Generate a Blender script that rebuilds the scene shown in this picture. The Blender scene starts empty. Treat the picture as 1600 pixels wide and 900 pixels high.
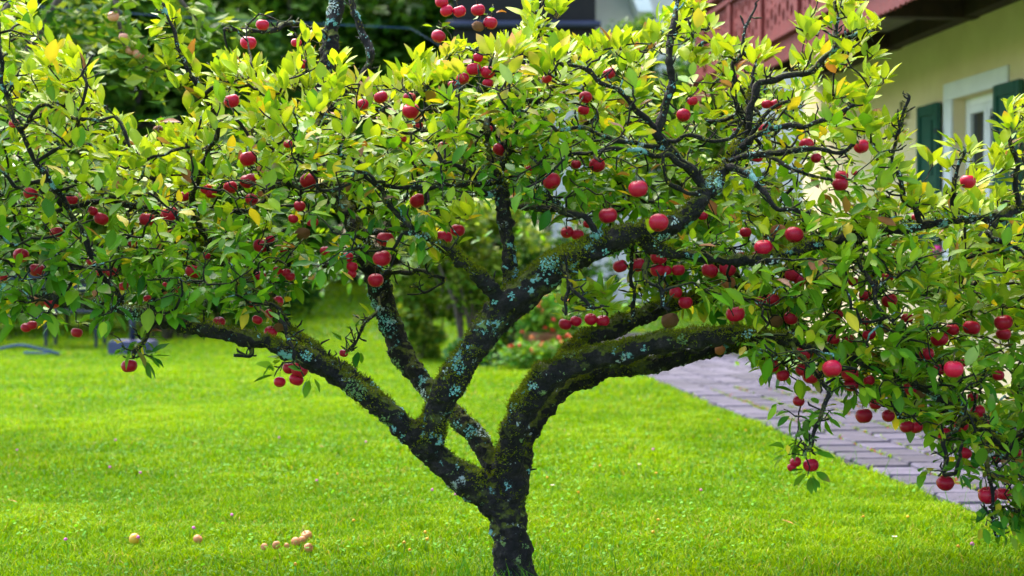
import bpy, bmesh, math, random
import numpy as np
from mathutils import Vector, Matrix, noise
R = math.radians
random.seed(7); rng = np.random.default_rng(7)
scene = bpy.context.scene
COL = scene.collection

# ---------------------------------------------------------------- camera, sky, sun, exposure
F = 2400.0                    # focal length in pixels of a 1600 px wide frame
CAMH = 1.04
PITCH = math.atan(32.0 / F)   # horizon a little above the middle
cam_data = bpy.data.cameras.new("camera"); cam = bpy.data.objects.new("camera", cam_data)
COL.objects.link(cam); scene.camera = cam
cam.location = (0, 0, CAMH); cam.rotation_euler = (math.pi/2 - PITCH, 0, 0)
cam_data.sensor_width = 36; cam_data.lens = 36*F/1600
cam_data.clip_end = 2000; cam_data.clip_start = 0.05
cam_data.dof.use_dof = True; cam_data.dof.focus_distance = 4.85; cam_data.dof.aperture_fstop = 3.0
SUN_EL, SUN_AZ = 58.0, 330.0      # azimuth: clockwise from +Y
w = bpy.data.worlds.new("World"); scene.world = w; w.use_nodes = True
nt = w.node_tree
sky = nt.nodes.new('ShaderNodeTexSky'); sky.sky_type = 'NISHITA'; sky.sun_disc = False
sky.sun_elevation = R(SUN_EL); sky.sun_rotation = R(SUN_AZ); sky.air_density = 1.0; sky.dust_density = 3.0
nt.links.new(sky.outputs[0], nt.nodes['Background'].inputs[0]); nt.nodes['Background'].inputs[1].default_value = 0.15
sd = bpy.data.lights.new("sun", 'SUN'); sd.energy = 1.5; sd.angle = R(50); sd.color = (1.0, .95, .86)
sun = bpy.data.objects.new("sun", sd); COL.objects.link(sun)
az, el = R(SUN_AZ), R(SUN_EL)
tosun = Vector((math.sin(az)*math.cos(el), math.cos(az)*math.cos(el), math.sin(el)))
sun.rotation_euler = tosun.to_track_quat('Z', 'Y').to_euler()
scene.view_settings.view_transform = 'Standard'; scene.view_settings.look = 'None'
scene.view_settings.exposure = 2.3; scene.view_settings.gamma = 1.0

# ---------------------------------------------------------------- helpers
cp, sp = math.cos(PITCH), math.sin(PITCH)
def P(px, py, d):
    """point seen at pixel (px,py) of the 1600x900 frame, at depth d metres"""
    cx = (px-800)/F*d; cz = (450-py)/F*d
    return Vector((cx, d*cp + cz*sp, CAMH - d*sp + cz*cp))
def PX(p):
    v = np.asarray(p, float).reshape(-1, 3) - np.array([0, 0, CAMH])
    dep = v[:, 1]*cp - v[:, 2]*sp; up = v[:, 1]*sp + v[:, 2]*cp
    return 800 + F*v[:, 0]/dep, 450 - F*up/dep, dep
def terrain(y):
    t = np.maximum(0, np.asarray(y, float)-17.0)
    return 0.05*t*t/(t+1.5)
def G(px, py):
    a = P(px, py, 1.0); dz = (a.z-CAMH)/1.0
    d = 5.0
    for _ in range(40):
        pt = P(px, py, d); e = pt.z - float(terrain(pt.y))
        d = max(1, d + e/0.25*1.0 if abs(e) < .05 else d + e*6)
    return P(px, py, d)
def link(o, parent=None):
    COL.objects.link(o)
    if parent is not None:
        o.parent = parent; o.matrix_parent_inverse = Matrix.Translation(parent.location).inverted()
    return o
def tag(o, label=None, cat=None, group=None, kind=None):
    if label: o['label'] = label
    if cat: o['category'] = cat
    if group: o['group'] = group
    if kind: o['kind'] = kind
    return o
def empty(name, loc, label, cat, group=None):
    o = bpy.data.objects.new(name, None); o.location = loc; o.empty_display_size = .1
    COL.objects.link(o); return tag(o, label, cat, group)
def mesh_np(name, verts, faces, mat=None, tint=None, smooth=False):
    """faces: (n,3) or (n,4) int array, or list of such arrays"""
    me = bpy.data.meshes.new(name)
    verts = np.asarray(verts, np.float32).reshape(-1, 3)
    fl = faces if isinstance(faces, list) else [faces]
    fl = [np.asarray(f, np.int32) for f in fl if len(f)]
    loops = np.concatenate([f.ravel() for f in fl]); sizes = np.concatenate([np.full(len(f), f.shape[1], np.int32) for f in fl])
    starts = np.concatenate([[0], np.cumsum(sizes)[:-1]]).astype(np.int32)
    me.vertices.add(len(verts)); me.vertices.foreach_set('co', verts.ravel())
    me.loops.add(len(loops)); me.loops.foreach_set('vertex_index', loops)
    me.polygons.add(len(sizes)); me.polygons.foreach_set('loop_start', starts)
    try: me.polygons.foreach_set('loop_total', sizes)
    except Exception: pass
    me.polygons.foreach_set('use_smooth', np.full(len(sizes), smooth))
    if tint is not None:
        a = me.attributes.new('tint', 'FLOAT_COLOR', 'POINT')
        t = np.ones((len(verts), 4), np.float32); t[:, :3] = tint
        a.data.foreach_set('color', t.ravel())
    me.update(calc_edges=True); me.validate()
    if mat: me.materials.append(mat)
    return me
def obj_np(name, verts, faces, mat, parent=None, tint=None, smooth=False):
    return link(bpy.data.objects.new(name, mesh_np(name, verts, faces, mat, tint, smooth)), parent)
class MB:
    """collects simple shapes into one mesh"""
    def __init__(s): s.v = []; s.f = []
    def add(s, vs, fs):
        b = len(s.v); s.v += [tuple(x) for x in vs]; s.f += [tuple(b+i for i in f) for f in fs]; return s
    def box(s, c, X, Y, Z):
        c = Vector(c); X, Y, Z = Vector(X), Vector(Y), Vector(Z)
        vs = [c+a*X+b*Y+e*Z for a in (-.5, .5) for b in (-.5, .5) for e in (-.5, .5)]
        return s.add(vs, [(0,1,3,2), (4,6,7,5), (0,4,5,1), (2,3,7,6), (0,2,6,4), (1,5,7,3)])
    def aabb(s, x0, x1, y0, y1, z0, z1):
        return s.box(((x0+x1)/2, (y0+y1)/2, (z0+z1)/2), (x1-x0, 0, 0), (0, y1-y0, 0), (0, 0, z1-z0))
    def tube(s, pts, rad, n=8):
        v, f = tube_arrays([Vector(p) for p in pts], rad if hasattr(rad, '__len__') else [rad]*len(pts), n)
        return s.add(v, f)
    def lathe(s, prof, c=(0,0,0), n=16):
        c = Vector(c); vs = []; fs = []; m = len(prof)
        for r_, z in prof:
            for k in range(n):
                a = 2*math.pi*k/n; vs.append((c.x+r_*math.cos(a), c.y+r_*math.sin(a), c.z+z))
        for i in range(m-1):
            for k in range(n):
                fs.append((i*n+k, i*n+(k+1) % n, (i+1)*n+(k+1) % n, (i+1)*n+k))
        fs.append(tuple(range(n))[::-1]); fs.append(tuple((m-1)*n+k for k in range(n)))
        return s.add(vs, fs)
    def obj(s, name, mat, parent=None, smooth=False, bevel=0):
        me = bpy.data.meshes.new(name); me.from_pydata(s.v, [], s.f); me.update()
        if bevel:
            bm = bmesh.new(); bm.from_mesh(me)
            bmesh.ops.bevel(bm, geom=bm.edges[:], offset=bevel, segments=2, affect='EDGES', clamp_overlap=True)
            bm.to_mesh(me); bm.free()
        me.materials.append(mat)
        if smooth:
            for p in me.polygons: p.use_smooth = True
        return link(bpy.data.objects.new(name, me), parent)
def tube_arrays(pts, rad, n=6):
    vs = []; fs = []; m = len(pts)
    t0 = (pts[1]-pts[0]).normalized()
    ref = Vector((0, 0, 1)) if abs(t0.z) < .9 else Vector((1, 0, 0))
    nrm = t0.cross(ref).normalized()
    for i in range(m):
        t = (pts[min(i+1, m-1)] - pts[max(i-1, 0)])
        t = t.normalized() if t.length > 1e-9 else t0
        nrm = (nrm - t*nrm.dot(t)); nrm = nrm.normalized() if nrm.length > 1e-6 else t.orthogonal().normalized()
        b = t.cross(nrm)
        for k in range(n):
            a = 2*math.pi*k/n
            vs.append(pts[i] + (nrm*math.cos(a) + b*math.sin(a))*rad[i])
    for i in range(m-1):
        for k in range(n):
            fs.append((i*n+k, i*n+(k+1) % n, (i+1)*n+(k+1) % n, (i+1)*n+k))
    fs.append(tuple(range(n))[::-1]); fs.append(tuple((m-1)*n+k for k in range(n)))
    return vs, fs
def spline(pts, step):
    """Catmull-Rom resample of rows (x,y,z,r)"""
    p = np.array(pts, float); out = []
    q = np.vstack([2*p[0]-p[1], p, 2*p[-1]-p[-2]])
    for i in range(1, len(q)-2):
        L = np.linalg.norm(q[i+1, :3]-q[i, :3]); k = max(1, int(math.ceil(L/step)))
        for j in range(k):
            t = j/k; t2, t3 = t*t, t**3
            out.append(.5*((2*q[i]) + (q[i+1]-q[i-1])*t + (2*q[i-1]-5*q[i]+4*q[i+1]-q[i+2])*t2 + (3*q[i]-q[i-1]-3*q[i+1]+q[i+2])*t3))
    out.append(p[-1]); return np.array(out)

# ---------------------------------------------------------------- materials
def newmat(name):
    m = bpy.data.materials.new(name); m.use_nodes = True
    n = m.node_tree.nodes; l = m.node_tree.links
    return m, n, l, n['Principled BSDF']
def ramp(n, stops, interp='LINEAR'):
    r = n.new('ShaderNodeValToRGB'); cr = r.color_ramp; cr.interpolation = interp
    while len(cr.elements) < len(stops): cr.elements.new(.5)
    for e, (p, c) in zip(cr.elements, stops): e.position = p; e.color = (*c, 1)
    return r
def noise_node(n, l, scale, detail=5, rough=.55, coord='Object', dist=0):
    tc = n.new('ShaderNodeTexCoord'); t = n.new('ShaderNodeTexNoise'); t.inputs['Scale'].default_value = scale
    t.inputs['Detail'].default_value = detail; t.inputs['Roughness'].default_value = rough; t.inputs['Distortion'].default_value = dist
    l.new(tc.outputs[coord], t.inputs['Vector']); return t
def plain(name, c0, c1=None, scale=8, rough=.6, bump=.15, spec=.4, bscale=None, metal=0):
    m, n, l, b = newmat(name)
    c1 = c1 or tuple(x*.7 for x in c0)
    t = noise_node(n, l, scale); r = ramp(n, [(.3, c1), (.7, c0)]); l.new(t.outputs['Fac'], r.inputs[0])
    l.new(r.outputs[0], b.inputs['Base Color']); b.inputs['Roughness'].default_value = rough
    b.inputs['Specular IOR Level'].default_value = spec; b.inputs['Metallic'].default_value = metal
    if bump:
        t2 = noise_node(n, l, bscale or scale*6); bp = n.new('ShaderNodeBump'); bp.inputs['Strength'].default_value = bump
        bp.inputs['Distance'].default_value = .01
        l.new(t2.outputs['Fac'], bp.inputs['Height']); l.new(bp.outputs[0], b.inputs['Normal'])
    return m
def leaf_mat(name, trans=.35, rough=.42, under=True, spec=.2, tcol=(1.25, 1.15, .5)):
    m, n, l, b = newmat(name)
    a = n.new('ShaderNodeAttribute'); a.attribute_name = 'tint'
    col = a.outputs['Color']
    if under:
        g = n.new('ShaderNodeNewGeometry'); mx = n.new('ShaderNodeMix'); mx.data_type = 'RGBA'
        mul = n.new('ShaderNodeMath'); mul.operation = 'MULTIPLY'; mul.inputs[1].default_value = .38
        l.new(g.outputs['Backfacing'], mul.inputs[0]); l.new(mul.outputs[0], mx.inputs['Factor'])
        l.new(col, mx.inputs['A']); mx.inputs['B'].default_value = (.26, .38, .06, 1); col = mx.outputs['Result']
    l.new(col, b.inputs['Base Color']); b.inputs['Roughness'].default_value = rough; b.inputs['Specular IOR Level'].default_value = spec
    tr = n.new('ShaderNodeBsdfTranslucent'); vm = n.new('ShaderNodeVectorMath'); vm.operation = 'MULTIPLY'; vm.inputs[1].default_value = tcol
    l.new(a.outputs['Color'], vm.inputs[0]); l.new(vm.outputs[0], tr.inputs['Color'])
    ms = n.new('ShaderNodeMixShader'); ms.inputs[0].default_value = trans
    l.new(b.outputs[0], ms.inputs[1]); l.new(tr.outputs[0], ms.inputs[2]); l.new(ms.outputs[0], n['Material Output'].inputs['Surface'])
    return m
M = {}
M['leaf'] = leaf_mat('apple leaf')
M['bgleaf'] = leaf_mat('far leaf', trans=.3, rough=.5, under=False)
M['grass'] = leaf_mat('grass blade', trans=.35, rough=.6, under=False, spec=.12, tcol=(1.15, 1.15, .3))
def bark_mat(name, moss=1.0, lichen=1.0, dark=1.0):
    m, n, l, b = newmat(name)
    t = noise_node(n, l, 22, 9, .75); r = ramp(n, [(.38, (.004*dark, .003*dark, .003*dark)), (.52, (.020*dark, .014*dark, .013*dark)), (.64, (.055*dark, .042*dark, .038*dark)), (.78, (.13*dark, .10*dark, .09*dark))])
    l.new(t.outputs['Fac'], r.inputs[0]); col = r.outputs[0]
    def over(colr, fac):
        nonlocal col
        mx = n.new('ShaderNodeMix'); mx.data_type = 'RGBA'; l.new(fac, mx.inputs['Factor']); l.new(col, mx.inputs['A'])
        if isinstance(colr, tuple): mx.inputs['B'].default_value = (*colr, 1)
        else: l.new(colr, mx.inputs['B'])
        col = mx.outputs['Result']
    def thr(sock, a, c):
        mr = n.new('ShaderNodeMapRange'); mr.inputs['From Min'].default_value = a; mr.inputs['From Max'].default_value = c
        l.new(sock, mr.inputs['Value']); return mr.outputs[0]
    def mul(x, y):
        k = n.new('ShaderNodeMath'); k.operation = 'MULTIPLY'; l.new(x, k.inputs[0])
        if isinstance(y, float): k.inputs[1].default_value = y
        else: l.new(y, k.inputs[1])
        return k.outputs[0]
    # olive crust
    t1 = noise_node(n, l, 9, 6, .7); over((.085, .095, .018), thr(t1.outputs['Fac'], .58, .66))
    # moss on the upper sides
    g = n.new('ShaderNodeNewGeometry'); sx = n.new('ShaderNodeSeparateXYZ'); l.new(g.outputs['Normal'], sx.inputs[0])
    t2 = noise_node(n, l, 7, 4, .6)
    ad = n.new('ShaderNodeMath'); ad.operation = 'MULTIPLY_ADD'; l.new(t2.outputs['Fac'], ad.inputs[0]); ad.inputs[1].default_value = 2.6; l.new(sx.outputs['Z'], ad.inputs[2])
    t3 = noise_node(n, l, 90, 3, .6); mr = ramp(n, [(.3, (.035, .045, .003)), (.7, (.15, .17, .008))]); l.new(t3.outputs['Fac'], mr.inputs[0])
    over(mr.outputs[0], mul(thr(ad.outputs[0], 1.70/max(moss, .01), 1.90/max(moss, .01)), .9))
    # lichen: patches with crumbly edges, two colours
    for sc, lo, c, sd_ in ((11, .60, (.22, .48, .45), 3.1), (17, .63, (.48, .55, .52), 7.7), (24, .62, (.22, .32, .10), 12.3)):
        tc = n.new('ShaderNodeTexCoord'); mp = n.new('ShaderNodeMapping'); mp.inputs['Location'].default_value = (sd_, sd_*2, sd_*.5)
        l.new(tc.outputs['Object'], mp.inputs[0])
        q = n.new('ShaderNodeTexNoise'); q.inputs['Scale'].default_value = sc; q.inputs['Detail'].default_value = 9; q.inputs['Roughness'].default_value = .72
        l.new(mp.outputs[0], q.inputs['Vector'])
        lo2 = lo + (1-lichen)*.12
        over(c, thr(q.outputs['Fac'], lo2, lo2+.025))
    l.new(col, b.inputs['Base Color']); b.inputs['Roughness'].default_value = .75; b.inputs['Specular IOR Level'].default_value = .35
    t4 = noise_node(n, l, 60, 8, .7); bp = n.new('ShaderNodeBump'); bp.inputs['Strength'].default_value = 1.0; bp.inputs['Distance'].default_value = .02
    l.new(t4.outputs['Fac'], bp.inputs['Height']); l.new(bp.outputs[0], b.inputs['Normal'])
    return m
M['bark'] = bark_mat('lichened apple bark', dark=.7)
M['twig'] = bark_mat('knobbly twig bark', moss=.92, lichen=1.05, dark=.6)
M['bgbark'] = plain('grey brown bark', (.12, .09, .065), (.05, .038, .03), 14, .85, .6)
M['moss'] = leaf_mat('moss', trans=.25, rough=.8, under=False, spec=.15)
def apple_mat():
    m, n, l, b = newmat('red apple skin')
    tc = n.new('ShaderNodeTexCoord'); oi = n.new('ShaderNodeObjectInfo')
    ad = n.new('ShaderNodeVectorMath'); ad.operation = 'MULTIPLY_ADD'
    cmb = n.new('ShaderNodeCombineXYZ')
    for i in range(3): l.new(oi.outputs['Random'], cmb.inputs[i])
    l.new(cmb.outputs[0], ad.inputs[0]); ad.inputs[1].default_value = (20, 13, 7); l.new(tc.outputs['Object'], ad.inputs[2])
    t = n.new('ShaderNodeTexNoise'); t.inputs['Scale'].default_value = 26; t.inputs['Detail'].default_value = 6; l.new(ad.outputs[0], t.inputs['Vector'])
    r = ramp(n, [(.25, (.20, .001, .016)), (.5, (.54, .002, .034)), (.68, (.74, .006, .050)), (.88, (.72, .05, .045))])
    l.new(t.outputs['Fac'], r.inputs[0])
    hs = n.new('ShaderNodeHueSaturation'); mr = n.new('ShaderNodeMapRange'); mr.inputs['To Min'].default_value = .72; mr.inputs['To Max'].default_value = 1.06
    l.new(oi.outputs['Random'], mr.inputs['Value']); l.new(mr.outputs[0], hs.inputs['Value']); l.new(r.outputs[0], hs.inputs['Color'])
    v = n.new('ShaderNodeTexVoronoi'); v.inputs['Scale'].default_value = 170; l.new(ad.outputs[0], v.inputs['Vector'])
    th = n.new('ShaderNodeMapRange'); th.inputs['From Min'].default_value = .22; th.inputs['From Max'].default_value = .12; th.inputs['To Max'].default_value = .5
    l.new(v.outputs['Distance'], th.inputs['Value'])
    mx = n.new('ShaderNodeMix'); mx.data_type = 'RGBA'; l.new(th.outputs[0], mx.inputs['Factor']); l.new(hs.outputs[0], mx.inputs['A']); mx.inputs['B'].default_value = (.6, .25, .16, 1)
    l.new(mx.outputs['Result'], b.inputs['Base Color'])
    b.inputs['Roughness'].default_value = .36; b.inputs['Specular IOR Level'].default_value = .27
    b.inputs['Coat Weight'].default_value = .05; b.inputs['Coat Roughness'].default_value = .25
    b.inputs['Subsurface Weight'].default_value = .0
    return m
M['apple'] = apple_mat()
M['rot'] = plain('shrivelled brown apple skin', (.42, .17, .05), (.18, .07, .03), 45, .7, .8, bscale=90)
M['orange_rot'] = plain('orange rotting apple skin', (.62, .20, .05), (.36, .09, .03), 35, .6, .6, bscale=90)
M['pale_apple'] = plain('pale pink apple skin', (.75, .42, .22), (.70, .16, .12), 20, .35, 0)
M['fallen_apple'] = plain('pale fallen apple skin', (.55, .34, .09), (.50, .09, .06), 30, .5, .1)
M['yellow_apple'] = plain('yellow fallen apple skin', (.66, .42, .03), (.62, .32, .03), 22, .4, .1)
M['stem'] = plain('stem', (.10, .07, .03), None, 30, .7, .2)
M['greenstalk'] = plain('green stalk', (.10, .24, .01), None, 30, .7, 0)
M['calyx'] = plain('calyx', (.10, .08, .035), (.03, .02, .012), 60, .8, .3)
M['soil'] = plain('turf soil', (.07, .17, .004), (.035, .09, .003), 9, .9, .5)
M['bed'] = plain('dark soil', (.05, .035, .025), None, 14, .95, .6)
def stone_mat():
    m = plain('grey lilac paving stone', (.092, .082, .125), (.048, .043, .068), 7, .72, .5, bscale=70)
    n, l = m.node_tree.nodes, m.node_tree.links; b = n['Principled BSDF']
    oi = n.new('ShaderNodeObjectInfo'); hs = n.new('ShaderNodeHueSaturation'); mr = n.new('ShaderNodeMapRange')
    mr.inputs['To Min'].default_value = .65; mr.inputs['To Max'].default_value = 1.3; l.new(oi.outputs['Random'], mr.inputs['Value'])
    l.new(mr.outputs[0], hs.inputs['Value']); src = b.inputs['Base Color'].links[0].from_socket
    l.new(src, hs.inputs['Color']); l.new(hs.outputs[0], b.inputs['Base Color']); return m
M['paver'] = stone_mat()
M['joint'] = plain('sandy joint', (.035, .03, .035), (.018, .016, .018), 20, .95, .4)
M['stucco'] = plain('cream stucco', (.80, .66, .41), (.72, .58, .34), 3, .9, .5, bscale=60, spec=.2)
M['white'] = plain('white paint', (.80, .80, .82), (.72, .72, .75), 6, .5, .05)
M['whitewall'] = plain('white render', (.60, .58, .58), (.52, .50, .50), 3, .9, .3, bscale=50, spec=.2)
M['shutter'] = plain('dark green paint', (.010, .085, .055), (.006, .06, .04), 8, .4, .1)
M['red'] = plain('red brown stained wood', (.22, .030, .024), (.14, .018, .015), 7, .55, .25)
M['darkwood'] = plain('dark brown timber', (.045, .022, .015), (.02, .010, .008), 9, .7, .4)
M['blackwood'] = plain('blackened timber', (.010, .007, .007), (.005, .004, .004), 9, .8, .4)
M['floorwood'] = plain('grey balcony deck', (.22, .20, .15), (.14, .125, .095), 9, .8, .3)
M['roof'] = plain('dark slate roof', (.05, .05, .065), None, 12, .8, .4)
M['iron'] = plain('black green iron', (.012, .03, .028), None, 20, .5, .2)
M['gutter'] = plain('blue grey gutter', (.04, .045, .09), None, 8, .4, 0)
M['room'] = plain('dim room', (.10, .09, .08), None, 3, .9, 0)
M['curtain'] = plain('white curtain', (.6, .6, .6), (.45, .45, .47), 20, .9, 0)
m, n_, l_, b_ = newmat('window glass'); b_.inputs['Base Color'].default_value = (.02, .03, .035, 1); b_.inputs['Roughness'].default_value = .04
b_.inputs['Specular IOR Level'].default_value = .6; b_.inputs['Transmission Weight'].default_value = .55; b_.inputs['IOR'].default_value = 1.45; M['glass'] = m
M['bluemetal'] = plain('dark blue painted metal', (.010, .018, .05), (.007, .012, .03), 12, .45, .1)
M['bluebox'] = plain('slate blue plastic', (.06, .065, .16), (.045, .05, .12), 10, .5, .1)
M['hose'] = plain('blue hose', (.006, .05, .16), None, 12, .8, 0)
M['wire'] = plain('blue plastic line', (.012, .05, .16), None, 12, .4, 0)
M['terracotta'] = plain('terracotta', (.42, .17, .09), None, 14, .8, .2)
M['redpetal'] = plain('red petals', (.75, .03, .015), (.65, .012, .02), 30, .5, 0)
M['orangepetal'] = plain('orange petals', (.85, .22, .03), None, 30, .5, 0)
M['pinkpetal'] = plain('pink petals', (.80, .05, .33), (.7, .03, .25), 30, .5, 0)
M['cloverpink'] = plain('clover pink', (.70, .16, .45), (.55, .10, .34), 90, .6, 0)
M['yellow'] = plain('yellow petals', (.75, .40, .004), (.7, .30, .004), 60, .5, 0)
M['whitepetal'] = plain('white petals', (.8, .8, .78), None, 30, .5, 0)
M['rock'] = plain('mauve boulder', (.26, .20, .20), (.15, .12, .12), 6, .85, .7)
M['deadleaf'] = plain('brown dead leaf', (.35, .13, .035), (.55, .30, .04), 30, .7, .3)
M['stripe_y'] = plain('yellow cloth', (.8, .6, .1), None, 8, .8, 0)
M['stripe_p'] = plain('pink cloth', (.8, .4, .4), None, 8, .8, 0)
M['stripe_b'] = plain('blue cloth', (.04, .10, .2), None, 8, .8, 0)

# ---------------------------------------------------------------- ground
xs = np.concatenate([[-600, -200, -80, -40], np.linspace(-24, 24, 49), [40, 80, 200, 600]])
ys = np.concatenate([[-200, -50, -10], np.linspace(0, 40, 81), [50, 80, 150, 300, 900]])
gx, gy = np.meshgrid(xs, ys)
gz = terrain(np.minimum(gy, 60)) - .012
gv = np.stack([gx, gy, gz], -1).reshape(-1, 3); nx = len(xs)
ii = np.arange((len(ys)-1)*nx).reshape(len(ys)-1, nx)[:, :-1].ravel()
lawn = obj_np('lawn', gv, np.stack([ii, ii+1, ii+nx+1, ii+nx], 1), M['soil'], smooth=True); tag(lawn, kind='structure')

# house frame: wall runs along u, faces n
WA, WB = 4.88, .105
un = math.hypot(WB, 1); U = Vector((-WB/un, 1/un, 0)); N = Vector((-1/un, -WB/un, 0)); Z = Vector((0, 0, 1))
HO = Vector((WA-WB*12, 12, 0))
def W(s, n, z): return HO + U*s + N*n + Z*z
def path_left(y): return 1.93 - .078*(y-6) + .03*np.sin(y*2.1)+.02*np.sin(y*5.3)
def wall_x(y): return WA - WB*y

# path: base sheet and paving stones
yy = np.linspace(3.5, 21, 40); pv = []
for y in yy: pv += [(float(path_left(y))+.04, y, float(terrain(y))+.004), (float(wall_x(y))-.32, y, float(terrain(y))+.004)]
pf = [(2*i, 2*i+1, 2*i+3, 2*i+2) for i in range(len(yy)-1)]
path = obj_np('path', pv, np.array(pf), M['joint']); tag(path, kind='structure')
PL, PW = .31, .25
pm = []
for k in range(5):
    mb = MB(); j = lambda a: random.uniform(-a, a)
    hx, hy = PW/2-.012, PL/2-.022
    lo = [(-hx+j(.004), -hy+j(.005)), (hx+j(.004), -hy+j(.005)), (hx+j(.004), hy+j(.005)), (-hx+j(.004), hy+j(.005))]
    vs = [(x, y, -.03) for x, y in lo] + [(x, y, .012) for x, y in lo] + [(x*.93, y*.95, .022) for x, y in lo]
    fs = [(0,1,5,4), (1,2,6,5), (2,3,7,6), (3,0,4,7), (4,5,9,8), (5,6,10,9), (6,7,11,10), (7,4,8,11), (8,9,10,11)]
    me = bpy.data.meshes.new('paving_stone'); me.from_pydata(vs, [], fs); me.materials.append(M['paver']); pm.append(me)
ang = math.atan(WB*.8)
ncol = 8
for i in range(42):
    y = 4.6 + i*PL
    for c in range(ncol):
        yo = y + (.5*PL if c % 2 else 0)
        x = 1.98 - .08*(yo-6) + (c+.45)*PW
        if x > wall_x(yo)-.42 or x+.06 < path_left(yo)+.09: continue
        o = bpy.data.objects.new('paving_stone', random.choice(pm)); link(o, path)
        o.location = (x+random.uniform(-.003, .003), yo, float(terrain(yo))+.002+random.uniform(-.004, .004))
        o.rotation_euler = (random.uniform(-.01, .01), random.uniform(-.01, .01), ang+random.uniform(-.008, .008))

# ---------------------------------------------------------------- grass
def value_noise(x, y, s, seed=0):
    r = np.random.default_rng(seed); tab = r.random((64, 64))
    fx, fy = x*s, y*s; ix, iy = np.floor(fx).astype(int), np.floor(fy).astype(int); tx, ty = fx-ix, fy-iy
    tx, ty = tx*tx*(3-2*tx), ty*ty*(3-2*ty)
    g = lambda a, b: tab[a % 64, b % 64]
    return (g(ix, iy)*(1-tx)+g(ix+1, iy)*tx)*(1-ty) + (g(ix, iy+1)*(1-tx)+g(ix+1, iy+1)*tx)*ty
def blades(x, y, h, wd, lean, tint, zoff=0):
    n = len(x); a = rng.random(n)*2*math.pi; b = rng.random(n)*2*math.pi
    dx, dy = np.cos(a), np.sin(a); lx, ly = np.cos(b)*lean*h, np.sin(b)*lean*h
    z = terrain(y)-.012 + zoff
    v = np.empty((n, 5, 3))
    v[:, 0] = np.stack([x-dx*wd, y-dy*wd, z], 1); v[:, 1] = np.stack([x+dx*wd, y+dy*wd, z], 1)
    v[:, 2] = np.stack([x-dx*wd*.8+lx*.4, y-dy*wd*.8+ly*.4, z+h*.62], 1); v[:, 3] = np.stack([x+dx*wd*.8+lx*.4, y+dy*wd*.8+ly*.4, z+h*.62], 1)
    v[:, 4] = np.stack([x+lx, y+ly, z+h*(1-.25*lean)], 1)
    f = np.array([[0, 1, 3], [0, 3, 2], [2, 3, 4]])[None] + (np.arange(n)*5)[:, None, None]
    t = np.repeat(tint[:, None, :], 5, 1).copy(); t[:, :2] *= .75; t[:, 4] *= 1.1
    return v.reshape(-1, 3), f.reshape(-1, 3), t.reshape(-1, 3)
def grass_zone(y0, y1, dens, hmul, wmul):
    area_n = int(dens*(y1-y0)*((y0+y1)/2*.70+1.7))
    y = np.sqrt(rng.random(area_n)*(y1**2-y0**2)+y0**2); x = (rng.random(area_n)*2-1)*(y*.35+.85)
    edge = path_left(y) + .06*value_noise(x, y, 6, 9)
    keep = (x < edge) | (y > 21)
    x, y = x[keep], y[keep]
    pn = value_noise(x, y, 1.6, 1); pn2 = value_noise(x, y, 5.5, 2); pn3 = value_noise(x, y, .5, 3)
    h = (.020 + .050*pn2*pn + .014*rng.random(len(x)))*hmul
    near_trunk = np.exp(-((x-.0)**2+(y-4.9)**2)/.10); h *= 1+.9*near_trunk*rng.random(len(x))
    pn4 = value_noise(x, y, 14, 4)
    mixv = np.clip(-.02+.55*pn+.35*(pn3-.3)+.45*(pn4-.4)+.25*rng.standard_normal(len(x)), 0, 1)[:, None]
    tint = np.array([.11, .25, .001])*(1-mixv) + np.array([.35, .49, .001])*mixv
    dry = rng.random(len(x)) < .03+.05*(value_noise(x, y, 3.1, 8) > .7); tint[dry] = np.array([.42, .36, .08])
    blu = rng.random(len(x)) < .06; tint[blu] = np.array([.12, .36, .06])
    wd = (.0016+.0016*rng.random(len(x)))*wmul
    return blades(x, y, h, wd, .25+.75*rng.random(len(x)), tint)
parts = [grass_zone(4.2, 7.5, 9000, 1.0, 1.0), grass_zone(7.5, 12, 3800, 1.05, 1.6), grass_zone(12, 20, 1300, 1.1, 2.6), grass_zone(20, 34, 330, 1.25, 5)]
# broad clover and plantain leaves lying between the blades
def clover(n, y0, y1):
    y = np.sqrt(rng.random(n)*(y1**2-y0**2)+y0**2); x = (rng.random(n)*2-1)*(y*.35+.3)
    k = (x < path_left(y)-.03) & (value_noise(x, y, 2.2, 5) > .45); x, y = x[k], y[k]; n = len(x)
    s = .004+.005*rng.random(n); z = .022+.022*rng.random(n)+terrain(y)
    a = rng.random(n)*6.28; ca, sa = np.cos(a)*s, np.sin(a)*s; tz = rng.standard_normal((n, 2))*.4
    v = np.empty((n, 5, 3)); 
    for k_, (p, q) in enumerate(((-1, 0), (-.3, .8), (.9, .6), (.9, -.6), (-.3, -.8))):
        v[:, k_] = np.stack([x+p*ca-q*sa, y+p*sa+q*ca, z+(p*tz[:, 0]+q*tz[:, 1])*s], 1)
    f = np.array([[0, 1, 2], [0, 2, 3], [0, 3, 4]])[None]+(np.arange(n)*5)[:, None, None]
    t = np.array([.14, .36, .03])*(.7+.7*rng.random((n, 1))); t[rng.random(n) < .5] = (.14, .30, .012)
    return v.reshape(-1, 3), f.reshape(-1, 3), np.repeat(t, 5, 0)
parts += [clover(9000, 4.4, 9), clover(5000, 9, 18)]
def join_parts(parts):
    vs, fs, ts = [], [], []; b = 0
    for v, f, t in parts: vs.append(v); fs.append(f+b); ts.append(t); b += len(v)
    return np.concatenate(vs), np.concatenate(fs), np.concatenate(ts)
v, f, t = join_parts(parts)
grass = obj_np('grass', v, f, M['grass'], tint=t); tag(grass, 'bright green short lawn grass mixed with clover', 'grass', kind='stuff')
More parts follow.
